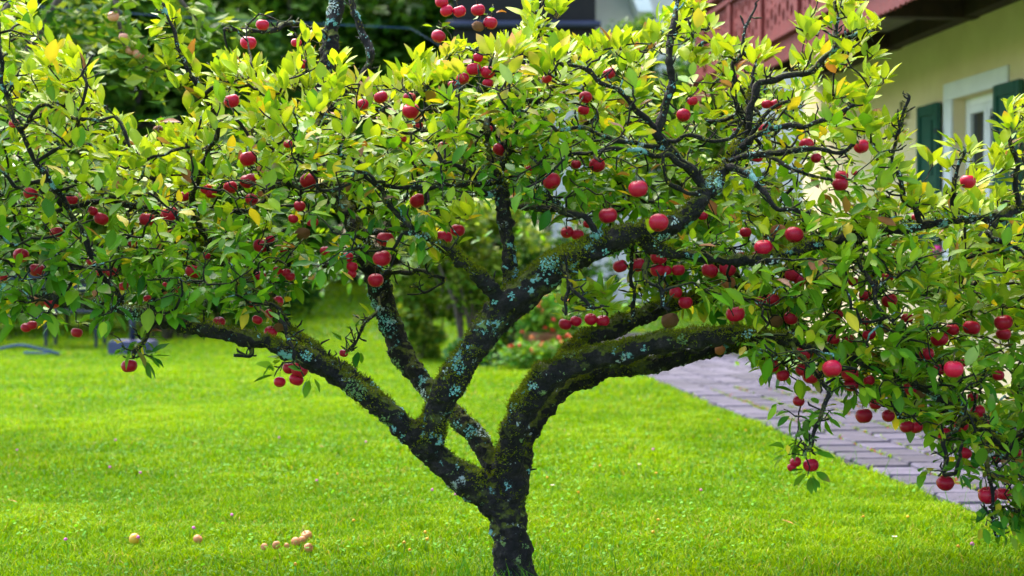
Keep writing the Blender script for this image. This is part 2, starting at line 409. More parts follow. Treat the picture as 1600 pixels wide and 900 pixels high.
# weeds in the joints of the path
wx, wy = [], []
for line in range(110):
    c = random.choice([1, 2, 3, 4, 5]); y0 = random.uniform(6, 13)
    x0 = 1.98-.08*(y0-6)+(c-.05)*PW
    for k in range(random.randint(10, 60)):
        dy = random.gauss(0, .12); wx.append(x0-.08*dy+random.gauss(0, .012)); wy.append(y0+dy)
wx, wy = np.array(wx), np.array(wy)
tint = np.array([.20, .33, .01])*(.6+.7*rng.random((len(wx), 1))); red = rng.random(len(wx)) < .12; tint[red] = (.5, .10, .06)
v, f, t = blades(wx, wy, .022+.03*rng.random(len(wx)), np.full(len(wx), .005), np.ones(len(wx)), tint, .012)
weeds = obj_np('path_weeds', v, f, M['grass'], tint=t); tag(weeds, 'small green weeds sprouting from the joints of the paved path', 'weeds', kind='stuff')
# a few tall wispy stalks round the trunk and along the path edge
sx_, sy_ = [], []
for k in range(420):
    if k < 300: sx_.append(.02+random.gauss(0, .22)); sy_.append(4.9+random.gauss(0, .16))
    else: y = random.uniform(5, 10); sx_.append(float(path_left(y))+random.gauss(-.03, .05)); sy_.append(y)
sx_, sy_ = np.array(sx_), np.array(sy_); tt = np.array([.08, .24, .01])*(.7+.6*rng.random((420, 1)))
v, f, t = blades(sx_, sy_, .07+.10*rng.random(420), .0012+.001*rng.random(420), .3+.5*rng.random(420), tt)
tg = obj_np('tall_grass', v, f, M['grass'], tint=t); tag(tg, 'longer dark grass blades round the tree trunk and path edge', 'grass', kind='stuff')

# ---------------------------------------------------------------- the apple tree: traced limbs
T = 4.92
def trace(rows):
    """rows (px, py, radius px, depth offset) -> x,y,z,r"""
    out = []
    for px, py, r, dy in rows:
        p = P(px, py, T+dy); out.append((*p, r*.90*(T+dy)/F))
    return out
MAIN = {
 'trunk': [(806, 960, 44, 0), (804, 915, 38, 0), (803, 880, 35, 0), (797, 830, 35, 0), (788, 790, 34, 0), (782, 770, 32, 0)],
 'A': [(785, 790, 38, 0), (752, 766, 33, -.03), (709, 737, 30, -.07), (670, 703, 28, -.11), (612, 650, 21, -.16), (548, 602, 20, -.21), (482, 560, 18.5, -.26), (430, 540, 17, -.3), (370, 524, 17, -.33), (305, 511, 17, -.33), (245, 496, 15, -.3), (190, 482, 13, -.25), (120, 470, 11, -.2), (40, 455, 9, -.1), (-60, 440, 7, 0)],
 'A2': [(606, 642, 18, -.15), (560, 598, 14, -.13), (515, 563, 12, -.1), (480, 538, 11, -.06), (450, 510, 10, 0), (420, 470, 9, .08), (380, 430, 8, .18), (330, 390, 7, .3), (270, 350, 6, .42)],
 'B': [(668, 695, 30, -.11), (677, 655, 27, -.15), (694, 615, 27, -.18), (723, 570, 27, -.2), (753, 525, 28, -.2), (783, 488, 30, -.2), (812, 462, 31, -.2), (858, 424, 27, -.22), (900, 400, 25, -.24), (950, 378, 22, -.26), (1000, 364, 20, -.27), (1048, 352, 19, -.27), (1078, 335, 18, -.26), (1105, 300, 15, -.24), (1132, 262, 13, -.2), (1155, 225, 10, -.16), (1168, 185, 7.5, -.1), (1172, 140, 6, -.05)],
 'B2': [(792, 480, 17, -.16), (797, 445, 15.5, -.12), (795, 400, 14.5, -.1), (790, 350, 13.5, -.08), (785, 310, 12, -.05), (782, 280, 10, 0), (765, 245, 7, .05), (760, 200, 5.5, .1)],
 'B3': [(785, 480, 16, -.2), (768, 452, 14, -.24), (748, 430, 13.5, -.27), (720, 406, 12, -.3), (692, 385, 10, -.32), (660, 370, 7, -.33), (630, 360, 5, -.33)],
 'C': [(790, 775, 30, .03), (764, 714, 20, .08), (740, 678, 18.5, .13), (708, 643, 18, .2), (674, 612, 19, .26), (645, 580, 20.5, .32), (622, 540, 20.5, .36), (605, 490, 20.5, .38), (590, 440, 21, .38), (570, 390, 20, .38), (550, 345, 18, .4), (525, 310, 17, .45), (505, 262, 16, .52), (497, 200, 15.5, .6), (505, 130, 15.5, .68), (517, 60, 15, .72), (528, -10, 14, .75), (535, -90, 11, .78)],
 'E': [(795, 780, 34, 0), (795, 735, 30, -.02), (800, 690, 26, -.05), (815, 642, 27, -.08), (842, 603, 28, -.1), (882, 575, 27, -.12), (930, 558, 25, -.14), (990, 545, 24, -.16), (1050, 535, 22, -.18), (1110, 528, 20, -.2), (1170, 524, 17, -.22), (1230, 532, 14, -.24), (1290, 548, 12, -.25), (1360, 570, 10, -.26), (1440, 605, 9, -.26), (1510, 650, 7.5, -.25), (1570, 700, 6, -.22), (1620, 760, 5, -.2)],
 'E2': [(805, 770, 26, .06), (822, 700, 19, .12), (845, 648, 17, .16), (885, 606, 17, .2), (950, 582, 17, .24), (1020, 570, 17, .28), (1080, 557, 15, .32), (1140, 545, 12, .38), (1220, 540, 9, .48), (1320, 545, 7, .6), (1420, 560, 5, .7)],
 'Fu': [(866, 585, 20, .0), (900, 540, 19, .1), (950, 515, 18, .18), (1000, 496, 17, .24), (1042, 480, 15, .3), (1095, 462, 13, .36), (1150, 445, 11, .42), (1220, 425, 9, .5), (1310, 410, 7.5, .6), (1400, 400, 6, .7)],
 'D': [(990, 368, 15, -.26), (1040, 392, 12, -.25), (1100, 402, 11, -.24), (1190, 405, 11, -.23), (1290, 380, 11, -.22), (1360, 366, 10, -.22), (1440, 352, 9, -.22), (1500, 343, 8.5, -.22), (1560, 336, 8.5, -.22), (1620, 318, 8, -.2), (1700, 300, 6, -.15)],
}
# thinner branches that show in front of the leaves
SUB = [
 [(1105, 300, 9, -.24), (1075, 262, 8, -.26), (1035, 222, 8, -.28), (1031, 200, 8, -.28), (1047, 143, 7, -.28), (1048, 83, 6, -.26), (1055, 20, 5, -.24), (1070, -30, 4, -.2)],
 [(1031, 205, 6, -.28), (1002, 182, 5, -.3), (962, 140, 4.5, -.32), (925, 115, 4, -.32), (880, 98, 3, -.3), (858, 85, 2.5, -.3)],
 [(1060, 245, 6, -.27), (1010, 225, 5, -.3), (950, 215, 4.5, -.32), (915, 200, 4, -.33), (870, 205, 3, -.33)],
 [(1075, 262, 6, -.27), (1020, 240, 4.5, -.32), (930, 236, 4, -.35), (880, 242, 3.5, -.37), (845, 252, 3, -.38)],
 [(1160, 215, 6, -.15), (1180, 145, 6, -.16), (1200, 130, 6, -.17), (1240, 118, 6, -.18), (1280, 95, 5.5, -.18), (1302, 75, 5, -.18), (1312, 40, 4, -.17), (1320, 0, 3, -.15)],
 [(1302, 75, 4, -.18), (1330, 58, 4, -.18), (1360, 48, 3, -.18)],
 [(1150, 235, 7, -.17), (1200, 205, 6, -.22), (1255, 198, 5, -.25), (1300, 180, 4, -.27), (1335, 165, 3, -.28)],
 [(1140, 252, 7, -.2), (1190, 243, 6, -.26), (1250, 237, 5, -.29), (1310, 234, 4, -.31), (1340, 222, 3, -.32)],
 [(1132, 262, 7, -.2), (1168, 270, 6, -.26), (1185, 290, 5, -.3), (1210, 325, 4.5, -.33), (1265, 330, 3.5, -.35)],
 [(1160, 225, 5, -.16), (1200, 175, 4, -.22), (1235, 158, 3, -.26)],
 [(1165, 200, 5, -.12), (1145, 150, 4.5, -.16), (1150, 100, 4, -.18), (1165, 60, 3, -.18), (1180, 5, 2.5, -.16)],
 [(1190, 243, 4, -.26), (1225, 255, 4, -.3), (1260, 275, 3, -.32), (1300, 283, 2.5, -.33)],
 [(1035, 222, 5, -.28), (1085, 212, 4, -.33), (1130, 220, 4, -.34), (1160, 190, 3, -.35)],
 [(1100, 310, 4, -.26), (1060, 295, 4, -.32), (1040, 270, 3, -.36), (1035, 240, 2.5, -.37)],
 [(800, 322, 7, -.08), (845, 325, 6, -.16), (885, 328, 5.5, -.24), (925, 352, 5.5, -.28), (945, 382, 6, -.28)],
 [(885, 328, 5, -.24), (870, 310, 4, -.27), (840, 298, 3, -.3)],
 [(785, 300, 7, -.05), (755, 300, 6, -.1), (735, 275, 5, -.14), (715, 262, 4, -.17), (690, 255, 3, -.2)],
 [(782, 285, 6, 0), (735, 285, 5, -.15), (690, 290, 4.5, -.25), (650, 295, 4, -.3), (600, 290, 3.5, -.3)],
 [(782, 270, 6, 0), (800, 225, 5, -.06), (795, 170, 4, -.1), (800, 110, 3, -.1)],
 [(497, 205, 7, .6), (540, 150, 6, .55), (575, 105, 6, .5), (572, 60, 7, .5), (555, 20, 5, .5), (545, -20, 4, .5)],
 [(505, 255, 7, .52), (470, 290, 6, .4), (430, 285, 6, .25), (400, 325, 5, .12), (365, 330, 4, .05)],
 [(517, 60, 6, .72), (470, 40, 5, .6), (430, 45, 5, .5), (390, 52, 4.5, .42), (350, 48, 3, .38)],
 [(300, 380, 6, .36), (230, 330, 5.5, .25), (160, 315, 5, .15), (90, 330, 4, .08), (20, 320, 3, .05)],
 [(330, 392, 6, .3), (300, 310, 5, .1), (330, 230, 5, -.05), (345, 190, 5, -.12), (312, 140, 4.5, -.16), (285, 85, 4, -.18), (268, 40, 3.5, -.18), (245, -10, 3, -.18)],
 [(190, 482, 6, -.25), (150, 410, 5, -.3), (110, 330, 5, -.35), (60, 250, 4.5, -.38), (30, 200, 4, -.4), (5, 150, 4, -.4), (0, 60, 3.5, -.4), (-5, 0, 3, -.4)],
 [(30, 200, 4, -.4), (60, 165, 4, -.42), (90, 175, 3, -.44), (125, 190, 3, -.45), (180, 182, 2.5, -.45)],
 [(60, 250, 4, -.38), (110, 215, 3.5, -.42), (135, 150, 3, -.45), (130, 110, 2.5, -.45)],
 [(660, 370, 5, -.33), (620, 330, 5, -.3), (600, 310, 4.5, -.3), (592, 290, 4, -.28), (570, 270, 3, -.27)],
 [(560, 360, 7, .38), (620, 360, 5, .2), (640, 350, 4, .1), (690, 335, 3, 0)],
 [(990, 505, 4, -.12), (989, 480, 3.6, -.13), (986, 440, 3.4, -.14), (985, 408, 3.2, -.16), (988, 385, 2.8, -.2)],
 [(880, 408, 6, -.26), (884, 432, 4.5, -.36), (900, 455, 4, -.4), (918, 470, 3.5, -.42), (930, 482, 3, -.42)],
 [(884, 432, 4, -.36), (884, 470, 3, -.4), (884, 492, 2.5, -.4)],
 [(1010, 405, 5, -.25), (1012, 440, 4.5, -.35), (1035, 460, 4, -.38), (1046, 485, 3, -.4)],
 [(1340, 372, 5, -.22), (1345, 415, 4.5, -.35), (1362, 450, 4, -.42), (1368, 475, 3.5, -.44), (1398, 508, 3, -.46)],
 [(1440, 352, 5, -.22), (1410, 300, 4.5, -.28), (1395, 240, 4, -.32), (1405, 190, 3, -.34), (1418, 145, 2.4, -.35)],
 [(1500, 343, 5, -.22), (1490, 300, 4, -.26), (1500, 260, 3.5, -.28), (1510, 230, 3, -.28)],
 [(1590, 327, 5, -.22), (1588, 260, 4.5, -.24), (1580, 210, 4, -.25), (1585, 165, 3, -.25)],
 [(1560, 336, 5, -.22), (1545, 365, 5, -.26), (1565, 380, 4, -.3), (1600, 395, 3, -.33)],
 [(1230, 532, 6, -.24), (1290, 600, 4, -.42), (1297, 618, 4, -.45), (1285, 650, 3.5, -.47), (1270, 680, 3.5, -.48), (1258, 712, 3.5, -.48)],
 [(1510, 650, 5, -.25), (1475, 690, 4, -.38), (1478, 720, 3.5, -.42), (1475, 742, 3, -.43)],
 [(1540, 675, 5, -.24), (1545, 730, 4, -.38), (1553, 770, 3.5, -.42), (1552, 810, 2.5, -.43), (1560, 838, 2, -.43)],
 [(600, 455, 5, .36), (590, 478, 3.5, .2), (578, 500, 3, .12), (560, 520, 3, .08), (548, 545, 2.5, .05), (541, 550, 2, .05)],
 [(240, 497, 5, -.3), (232, 520, 4, -.38), (220, 545, 3.5, -.4), (208, 560, 3, -.4)],
 [(455, 550, 5, -.3), (452, 525, 3.5, -.36), (462, 545, 3, -.38), (460, 562, 3, -.38)],
 [(400, 530, 5, -.3), (390, 552, 4, -.34), (365, 555, 3, -.36)],
 [(600, 430, 6, .36), (640, 425, 4, .2), (680, 428, 3.2, .1), (690, 445, 2.8, .08), (665, 455, 2.4, .06), (640, 448, 2, .05)],
]
tree = empty('apple_tree', tuple(P(803, 920, T)), 'old mossy apple tree with forked lichened limbs on the bright lawn', 'apple tree')
tree.location.z = 0
chains = {k: spline(trace(v), .03) for k, v in MAIN.items()}
for k in ('E', 'E2', 'Fu', 'A', 'A2'): chains[k][:, 3] *= .90
mb = MB()
for k, c in chains.items():
    r_ = c[:, 3].copy()
    for i in range(len(r_)):
        r_[i] *= 1 + .13*noise.noise(Vector(c[i, :3])*9) + .06*noise.noise(Vector(c[i, :3])*31)
    mb.tube([Vector(p[:3]) for p in c], list(r_), 14)
tmp = mb.obj('tmp', M['bark'])
rm = tmp.modifiers.new('r', 'REMESH'); rm.mode = 'VOXEL'; rm.voxel_size = .0065
sm = tmp.modifiers.new('s', 'SMOOTH'); sm.factor = .5; sm.iterations = 3
dg = bpy.context.evaluated_depsgraph_get(); ev = tmp.evaluated_get(dg); wm = bpy.data.meshes.new_from_object(ev)
nv = len(wm.vertices); co = np.empty(nv*3, np.float32); wm.vertices.foreach_get('co', co); co = co.reshape(-1, 3)
no = np.empty(nv*3, np.float32); wm.vertices.foreach_get('normal', no); no = no.reshape(-1, 3)
lp = np.empty(len(wm.loops), np.int32); wm.loops.foreach_get('vertex_index', lp); quads = lp.reshape(-1, 4) if len(lp) == 4*len(wm.polygons) else None
disp = np.array([.011*noise.noise(Vector(p)*13) + .010*noise.noise(Vector(p)*34) + .009*abs(noise.noise(Vector(p)*70)) - .004 for p in co])
co = co + no*disp[:, None].astype(np.float32)
bpy.data.objects.remove(tmp)
# split the continuous skin into trunk and limbs by the nearest traced line
keys = list(chains); cc = np.concatenate([chains[k][:, :3] for k in keys]); cr = np.concatenate([chains[k][:, 3] for k in keys])
ck = np.concatenate([np.full(len(chains[k]), i) for i, k in enumerate(keys)])
fc = co[quads].mean(1); own = np.empty(len(fc), int)
for s in range(0, len(fc), 4000):
    d_ = np.linalg.norm(fc[s:s+4000, None]-cc[None], axis=2)-cr[None]*.9; own[s:s+4000] = ck[d_.argmin(1)]
def vnormals(me):
    pass
for i, k in enumerate(keys):
    q = quads[own == i]
    if not len(q): continue
    u, inv = np.unique(q, return_inverse=True)
    obj_np('trunk' if k == 'trunk' else 'limb', co[u], inv.reshape(-1, 4), M['bark'], tree, smooth=True)

# branches
def knob(c, amp):
    c = c.copy()
    for i in range(1, len(c)-1):
        p = Vector(c[i, :3])*16
        c[i, :3] += amp*np.array([noise.noise(p), noise.noise(p+Vector((9, 0, 0))), noise.noise(p+Vector((0, 9, 0)))])
        c[i, 3] *= 1+.45*noise.noise(Vector(c[i, :3])*55)+.25*noise.noise(Vector(c[i, :3])*23)
    return c
sub = [knob(spline(trace(s), .012), .018) for s in SUB]
for c in sub:
    vv, ff = tube_arrays([Vector(p[:3]) for p in c], list(c[:, 3]), 7)
    me = bpy.data.meshes.new('branch'); me.from_pydata(vv, [], ff); me.materials.append(M['twig'])
    for p in me.polygons: p.use_smooth = True
    link(bpy.data.objects.new('branch', me), tree)

# ---------------------------------------------------------------- apples: pixel, radius px, kind
AP = """388 67 12|362 158 12|22 193 8|247 202 7 b|388 248 13|388 283 13|360 293 11|322 295 9|410 39 10|463 67 8|472 100 9|595 152 11|640 153 10|642 173 13|685 57 11|718 18 10|747 16 11|766 36 11|747 41 9 b|690 4 10|698 17 10|762 113 11|740 108 11|723 123 10|747 90 8|762 130 8|707 132 7|763 202 7|781 234 11|693 230 9|627 217 8|655 196 6|482 283 13|450 225 7|567 163 9
855 123 8|915 152 10|912 172 9|952 115 10|1068 180 11|1082 158 8|862 283 14|997 295 15|933 258 12|828 265 7|1195 203 10|1150 205 6|1182 245 10|900 257 8|1198 163 8|1213 163 9|1260 226 11|1275 247 8|1346 229 12|1313 288 12|1315 275 10|1335 270 5|1512 284 12
48 303 11|112 313 10|98 315 8|158 342 11|145 330 8|265 335 13|230 343 12|88 363 10|207 381 7|33 399 12|58 422 12|175 425 10|158 426 8|143 408 8|302 424 12|193 447 8|260 445 6|277 452 6|230 466 6|82 472 12|60 471 10 o|41 512 8|50 508 8|120 520 9|342 504 10|202 572 12|393 312 10|287 307 9|5 433 7|323 400 6|393 472 9|330 302 9
408 384 12|458 342 8|473 365 11 b|468 322 9|488 347 9|508 392 8|543 402 9|550 417 9|550 428 7|602 374 13|597 404 14|587 438 12|653 314 12|715 360 11|693 372 13|432 472 11|423 519 10|437 511 9 b|422 490 8|402 500 8|407 432 9|433 423 7|447 426 7|453 432 8|422 374 7|443 392 6|468 578 13|452 575 10|463 593 11|437 597 9|537 552 7
950 337 14|1029 348 15|886 363 10|918 350 7|902 367 10|969 416 11|997 414 12|1029 402 13|1027 422 11|1040 423 9|1060 422 10|1109 423 13|1137 420 13|1138 442 11 o|1056 457 10|1071 473 11|1047 501 13 b|1149 491 14|1188 471 9|883 507 10|900 502 9|923 499 10|942 502 10.5|1098 337 8|1165 363 9|1193 387 14|1158 403 10|1183 400 10|1125 547 8 o|1147 510 7
1216 362 12 o|1241 367 14|1208 390 10|1237 430 11|1250 438 10|1208 468 10|1237 496 12|1212 502 11 b|1229 530 12|1308 492 9|1352 502 7|1352 462 10|1390 470 12|1358 523 10|1302 530 10|1325 530 9|1382 513 9 b|1257 552 14|1300 576 15|1267 588 13|1253 578 10|1328 585 13|1205 572 12|1223 587 10|1358 595 9|1468 530 13|1448 553 11|1490 577 15|1467 578 10|1568 504 14|1568 522 11|1518 512 13|1488 515 10|1560 587 9|1430 340 6|1387 433 9|1333 440 8|1297 495 7|1418 497 9|1505 567 7
1248 627 9|1243 722 9|1267 727 12|1237 730 7|1350 650 13|1422 608 11|1417 667 11|1432 668 10|1437 615 9 b|1502 665 11|1475 678 11|1528 643 11|1543 663 7|1477 755 13|1544 774 14.5|1568 772 11|1558 718 7|1555 693 7|1508 708 10|1388 650 10|1368 632 9|1588 708 8|1330 602 11|1520 620 8|1595 677 8"""
apples = []
for tok in AP.replace('\n', '|').split('|'):
    q = tok.split(); px, py, rp = map(float, q[:3]); rp *= 1.05; k = q[3] if len(q) > 3 else 'r'
    d = min(max(F*.0288/rp, 4.35), 5.08); apples.append((px, py, rp, k, d))
apx = np.array([a[0] for a in apples]); apy = np.array([a[1] for a in apples]); apr = np.array([a[2] for a in apples]); apd = np.array([a[4] for a in apples])

# ---------------------------------------------------------------- twigs grown towards the leaf tips
TOP = [(-160, -40), (0, -50), (40, -10), (70, 20), (100, 55), (130, 100), (165, 150), (215, 200), (300, 190), (330, 140), (345, 80), (380, 70), (420, 110), (460, 100), (480, 55), (520, 80), (570, 110), (620, 95), (670, 70), (720, 60), (770, 55), (810, 45), (840, 5), (870, 15), (900, 55), (930, 55), (980, 50), (1030, 25), (1060, -20), (1100, 10), (1150, 70), (1200, 65), (1240, 75), (1275, -30), (1320, -30), (1350, 10), (1375, 90), (1395, 140), (1425, 195), (1450, 225), (1480, 250), (1530, 265), (1555, 215), (1575, 155), (1620, 140), (1760, 140)]
BOT = [(-160, 500), (0, 500), (100, 510), (180, 490), (250, 475), (330, 470), (400, 485), (440, 500), (465, 450), (500, 420), (540, 420), (570, 440), (610, 440), (625, 385), (690, 395), (725, 365), (745, 310), (790, 285), (840, 320), (900, 345), (950, 380), (1000, 420), (1060, 440), (1110, 465), (1150, 510), (1190, 575), (1240, 600), (1290, 590), (1350, 635), (1410, 655), (1460, 680), (1510, 730), (1560, 790), (1620, 830), (1760, 800)]
top = lambda x: np.interp(x, *zip(*TOP)); bot = lambda x: np.interp(x, *zip(*BOT))
def weight(x, y):
    w = 1.0
    if 380 < x < 660 and y < 70: w *= .35
    if 700 < x < 790 and y > 290: w *= .3
    if 590 < x < 700 and 330 < y: w *= .5
    if 1000 < x < 1260 and 150 < y < 340: w *= .95
    if 880 < x < 1010 and y > 385: w *= .25
    if x > 1420 and y < 300: w *= .55
    if 480 < x < 620 and 300 < y < 420: w *= .5
    if x < 470 and y > 430: w *= .75
    if 1000 < x < 1180 and y > 410: w *= .6
    return w
tips = []          # (pos, direction, kind)
tree_c = np.array([0, T+.15, 1.3])
def tipdir(pos, py, px):
    rel = (py-float(top(px)))/max(60, float(bot(px))-float(top(px)))
    o = Vector((pos[0]*.35, (pos[1]-T)*.4, 0))
    upz = 1.0 - 1.25*rel
    v = Vector((o.x+random.gauss(0, .35), o.y+random.gauss(0, .35), upz+random.gauss(0, .25)))
    return v.normalized()
NT = 2150
while len(tips) < NT:
    px = random.uniform(-150, 1750); y0, y1 = float(top(px)), float(bot(px)); py = random.uniform(y0+12, y1)
    if random.random() > weight(px, py): continue
    rel = (py-y0)/(y1-y0)
    lo, hi = (-.55, .85)
    if 1000 < px < 1260 and 130 < py < 340: lo = -.05
    if 880 < px < 1280 and random.random() < .45: lo = .15
    if 540 < px < 900 and py > 280: lo = -.55
    dy = random.uniform(lo, hi)
    if py < y0+35: dy *= .8
    d = T+dy; p = P(px, py, d)
    if p.z < .62 and px < 1150: continue
    tips.append((np.array(p), tipdir(p, py, px), 'c', rel))
for _ in range(70):
    px, py = random.uniform(-20, 420), random.uniform(395, 500)
    p = P(px, py, T-.33-random.uniform(.03, .22)); tips.append((np.array(p), Vector((random.gauss(0, .5), -.4, random.gauss(-.1, .3))).normalized(), 'c', .75))
for _ in range(560):
    px = random.uniform(1080, 1680); y1 = float(bot(px)); py = random.uniform(330, y1-5)
    if px < 1180 and py < 430: continue
    p = P(px, py, T+random.uniform(-.55, .75)); tips.append((np.array(p), tipdir(p, py, px), 'c', random.uniform(.2, .8)))
for _ in range(60):
    px, py = random.uniform(985, 1120), random.uniform(385, 475)
    p = P(px, py, T+random.uniform(.3, .8)); tips.append((np.array(p), tipdir(p, py, px), 'c', random.uniform(.3, .8)))
EXPL = """240 20|262 30|250 60|275 75|290 95|268 100|300 125|318 150|285 130|262 5|305 165|330 165|205 545|225 540|240 560|195 550|455 560|440 575|475 565|430 588|480 585|1225 640|1240 650|1265 655|1285 640|1260 690|1245 705|1275 712|1230 712|1262 740|1290 655|1530 815|1560 810|1575 830|1590 800|1550 790|1580 795|1500 730|1460 735|1490 745|880 445|900 450|918 455|930 465|945 460|955 475|870 470|890 480|565 500|550 520|585 490|535 545|548 548|600 385|575 405|615 390|570 390|605 425|590 420|700 350|720 370|680 370|725 340|705 390|690 400|1000 380|985 372|1010 360|1030 380|1290 40|1310 20|1335 30|1345 60|1325 75|1370 45|1360 90|1300 5|1585 170|1570 195|1595 200|1580 230|1510 235|1495 225|1525 250|1490 260|480 60|470 85|500 70|355 90|375 100|340 110|385 120|350 130|830 15|850 5|870 20|840 40"""
for tok in EXPL.split('|'):
    px, py = map(float, tok.split()); d0 = T-.3
    if 1220 < px < 1300 and py > 630: d0 = T-.47
    if py > 720: d0 = T-.43
    if px < 340 and py < 170: d0 = T-.18
    if px < 260 and py > 500: d0 = T-.4
    if 420 < px < 490 and py > 540: d0 = T-.38
    if 530 < px < 590 and py > 480: d0 = T+.07
    p = P(px+random.gauss(0, 3), py+random.gauss(0, 3), d0+random.uniform(-.05, .05))
    dn = (py > 500) or (860 < px < 960 and py > 430 and False)
    v = Vector((random.gauss(0, .5), random.gauss(-.15, .5), -.35 if dn else .7)).normalized()
    tips.append((np.array(p), v, 'x', .5 if dn else .1))
apple_tops = []
for (px, py, rp, k, d) in apples:
    c = P(px, py, d); r3 = rp*d/F
    tp = np.array(c) + np.array([random.gauss(0, .006), random.gauss(.004, .006), r3*.80+.020])
    tips.append((tp, Vector((0, 0, -1)), 'a', .5)); apple_tops.append(tp)
# skeleton nodes
nodes = np.zeros((90000, 3)); npar = np.full(90000, -1); nn = 0
for k, c in chains.items():
    for i in range(0, len(c)):
        if k in ('trunk',) or (k in ('A', 'B', 'C', 'E') and c[i, 3] > .046): continue
        nodes[nn] = c[i, :3]; nn += 1
for c in sub:
    for i in range(0, len(c)): nodes[nn] = c[i, :3]; nn += 1
nskel = nn
order = []
S0 = nodes[:nskel].copy()
for i, tp in enumerate(tips): order.append((np.linalg.norm(S0-tp[0], axis=1).min(), i))
order.sort()
tw = []            # (tip index, node ids)
for dist0, i in order:
    tp, td, kind, rel = tips[i]
    dv = tp-nodes[:nn]; dist = np.linalg.norm(dv, axis=1)
    cost = dist*(1+.25*np.clip(-dv[:, 2]/(dist+1e-6), 0, 1)*(kind != 'a'))
    j = int(cost.argmin()); a = nodes[j].copy(); L = dist[j]
    if L < .012 and kind == 'c': continue
    td_ = np.array(td); b1 = a + (tp-a)*.33 + np.array([0, 0, .12*L]) + rng.standard_normal(3)*.08*L
    b2 = tp - td_*.30*L + rng.standard_normal(3)*.04*L
    k = max(2, int(L/.022)); ids = [j]
    for s in range(1, k+1):
        t = s/k; p = (1-t)**3*a + 3*(1-t)**2*t*b1 + 3*(1-t)*t*t*b2 + t**3*tp
        if s < k: p = p + rng.standard_normal(3)*.0045
        nodes[nn] = p; npar[nn] = ids[-1] if ids[-1] >= nskel else (ids[-1]); ids.append(nn); nn += 1
    tw.append((i, ids))
cnt = np.zeros(nn)
for i, ids in tw: cnt[ids[-1]] += 1
for q in range(nn-1, nskel-1, -1): 
    if npar[q] >= 0: cnt[npar[q]] += cnt[q]
nr = .0016*np.maximum(cnt, 1)**.40 + .0004
tv, tf = [], []; big = []
tw_sorted = sorted(range(len(tw)), key=lambda q: -len(tw[q][1])*nr[tw[q][1][1]])
bigset = set(tw_sorted[:150])
for q, (i, ids) in enumerate(tw):
    pts = [Vector(nodes[t]) for t in ids]; rr = [min(nr[ids[1]]*1.15, .012)] + [nr[t]*(1+.25*random.gauss(0, .6)) for t in ids[1:]]
    if tips[i][2] == 'a': rr = [max(.0015, x*.9) for x in rr]
    vv, ff = tube_arrays(pts, rr, 6 if q in bigset else 5)
    if q in bigset:
        me = bpy.data.meshes.new('twig'); me.from_pydata(vv, [], ff); me.materials.append(M['twig'])
        for p in me.polygons: p.use_smooth = True
        link(bpy.data.objects.new('twig', me), tree)
    else:
        b = len(tv); tv += vv; tf += [tuple(b+x for x in f) for f in ff]
# bare knobbly spurs
for k in range(1700):
    j = random.randrange(nn) if random.random() < .5 else random.randrange(nskel)
    p = Vector(nodes[j]); dr = Vector((random.gauss(0, 1), random.gauss(0, 1), random.gauss(.4, .8))).normalized(); L = random.uniform(.015, .06)
    pts = [p, p+dr*L*.4, p+dr*L*.7+Vector((random.gauss(0, .005), random.gauss(0, .005), .004)), p+dr*L+Vector((0, 0, .008))]
    r0 = random.uniform(.0018, .0032); vv, ff = tube_arrays(pts, [r0, r0*.9, r0*1.25, r0*.7], 5)
    b = len(tv); tv += vv; tf += [tuple(b+x for x in f) for f in ff]
me = bpy.data.meshes.new('twigs'); me.from_pydata(tv, [], tf); me.materials.append(M['twig'])
me.polygons.foreach_set('use_smooth', np.ones(len(me.polygons), bool))
o = link(bpy.data.objects.new('twigs', me), tree); tag(o, kind='stuff')

# ---------------------------------------------------------------- leaves
LV = []   # leaf shape variants, unit length along +y
ST = [(0, .0), (.16, .62), (.38, 1.0), (.62, .92), (.84, .5)]
def leaf_variant(seed, pet=True):
    r = random.Random(seed); wd = r.uniform(.20, .28); fold = r.uniform(.05, .38); curl = r.uniform(-.1, .5); wave = r.uniform(0, .10); tw_ = r.uniform(-.35, .35)
    if seed % 7 == 6: wd *= .7; fold = .8; curl = .5
    vs = []; ts = []
    def put(u, s):      # u along, s across (-1..1)*w
        z = -curl*u*u*.45 + abs(s)*fold + wave*math.sin(u*13+(3 if s > 0 else 0))*abs(s)/wd*.25
        a = tw_*u; x = s*math.cos(a); z2 = z + s*math.sin(a)
        vs.append((x, u*(1-.10*abs(curl)*u), z2)); ts.append((u, abs(s)/wd))
    put(0, 0)
    for u, w_ in ST[1:]:
        put(u, -w_*wd*r.uniform(.9, 1.08)); put(u, 0); put(u, w_*wd*r.uniform(.9, 1.08))
    put(1.0, 0)
    fs = [(0, 2, 1), (0, 3, 2)]
    for i in range(3):
        b = 1+3*i; fs += [(b, b+1, b+4), (b, b+4, b+3), (b+1, b+2, b+5), (b+1, b+5, b+4)]
    fs += [(10, 11, 13), (11, 12, 13)]
    b = len(vs)         # leaf stalk
    vs += [(-.012, 0, 0), (.012, 0, 0), (.0, -.32, .03)]; ts += [(-1, 0)]*3; fs += [(b, b+2, b+1)]
    return np.array(vs), np.array(fs), np.array(ts)
NV = 14
LV = [leaf_variant(s) for s in range(NV)]
def leaf_tint(ts, base, tipc, tipamt, r):
    u, e = ts[:, 0], ts[:, 1]
    c = np.repeat(np.array(base)[None], len(ts), 0)
    c = c*(1+.22*(1-e)*(u > 0))[:, None]
    k = np.clip((u-.55)/.45, 0, 1)[:, None]*tipamt
    c = c*(1-k)+np.array(tipc)*k
    c[u < 0] = (.25, .20, .05)
    return c
DEEP, MID, LIME, YEL = np.array([.025, .125, .008]), np.array([.10, .255, .006]), np.array([.34, .42, .012]), np.array([.60, .47, .02])
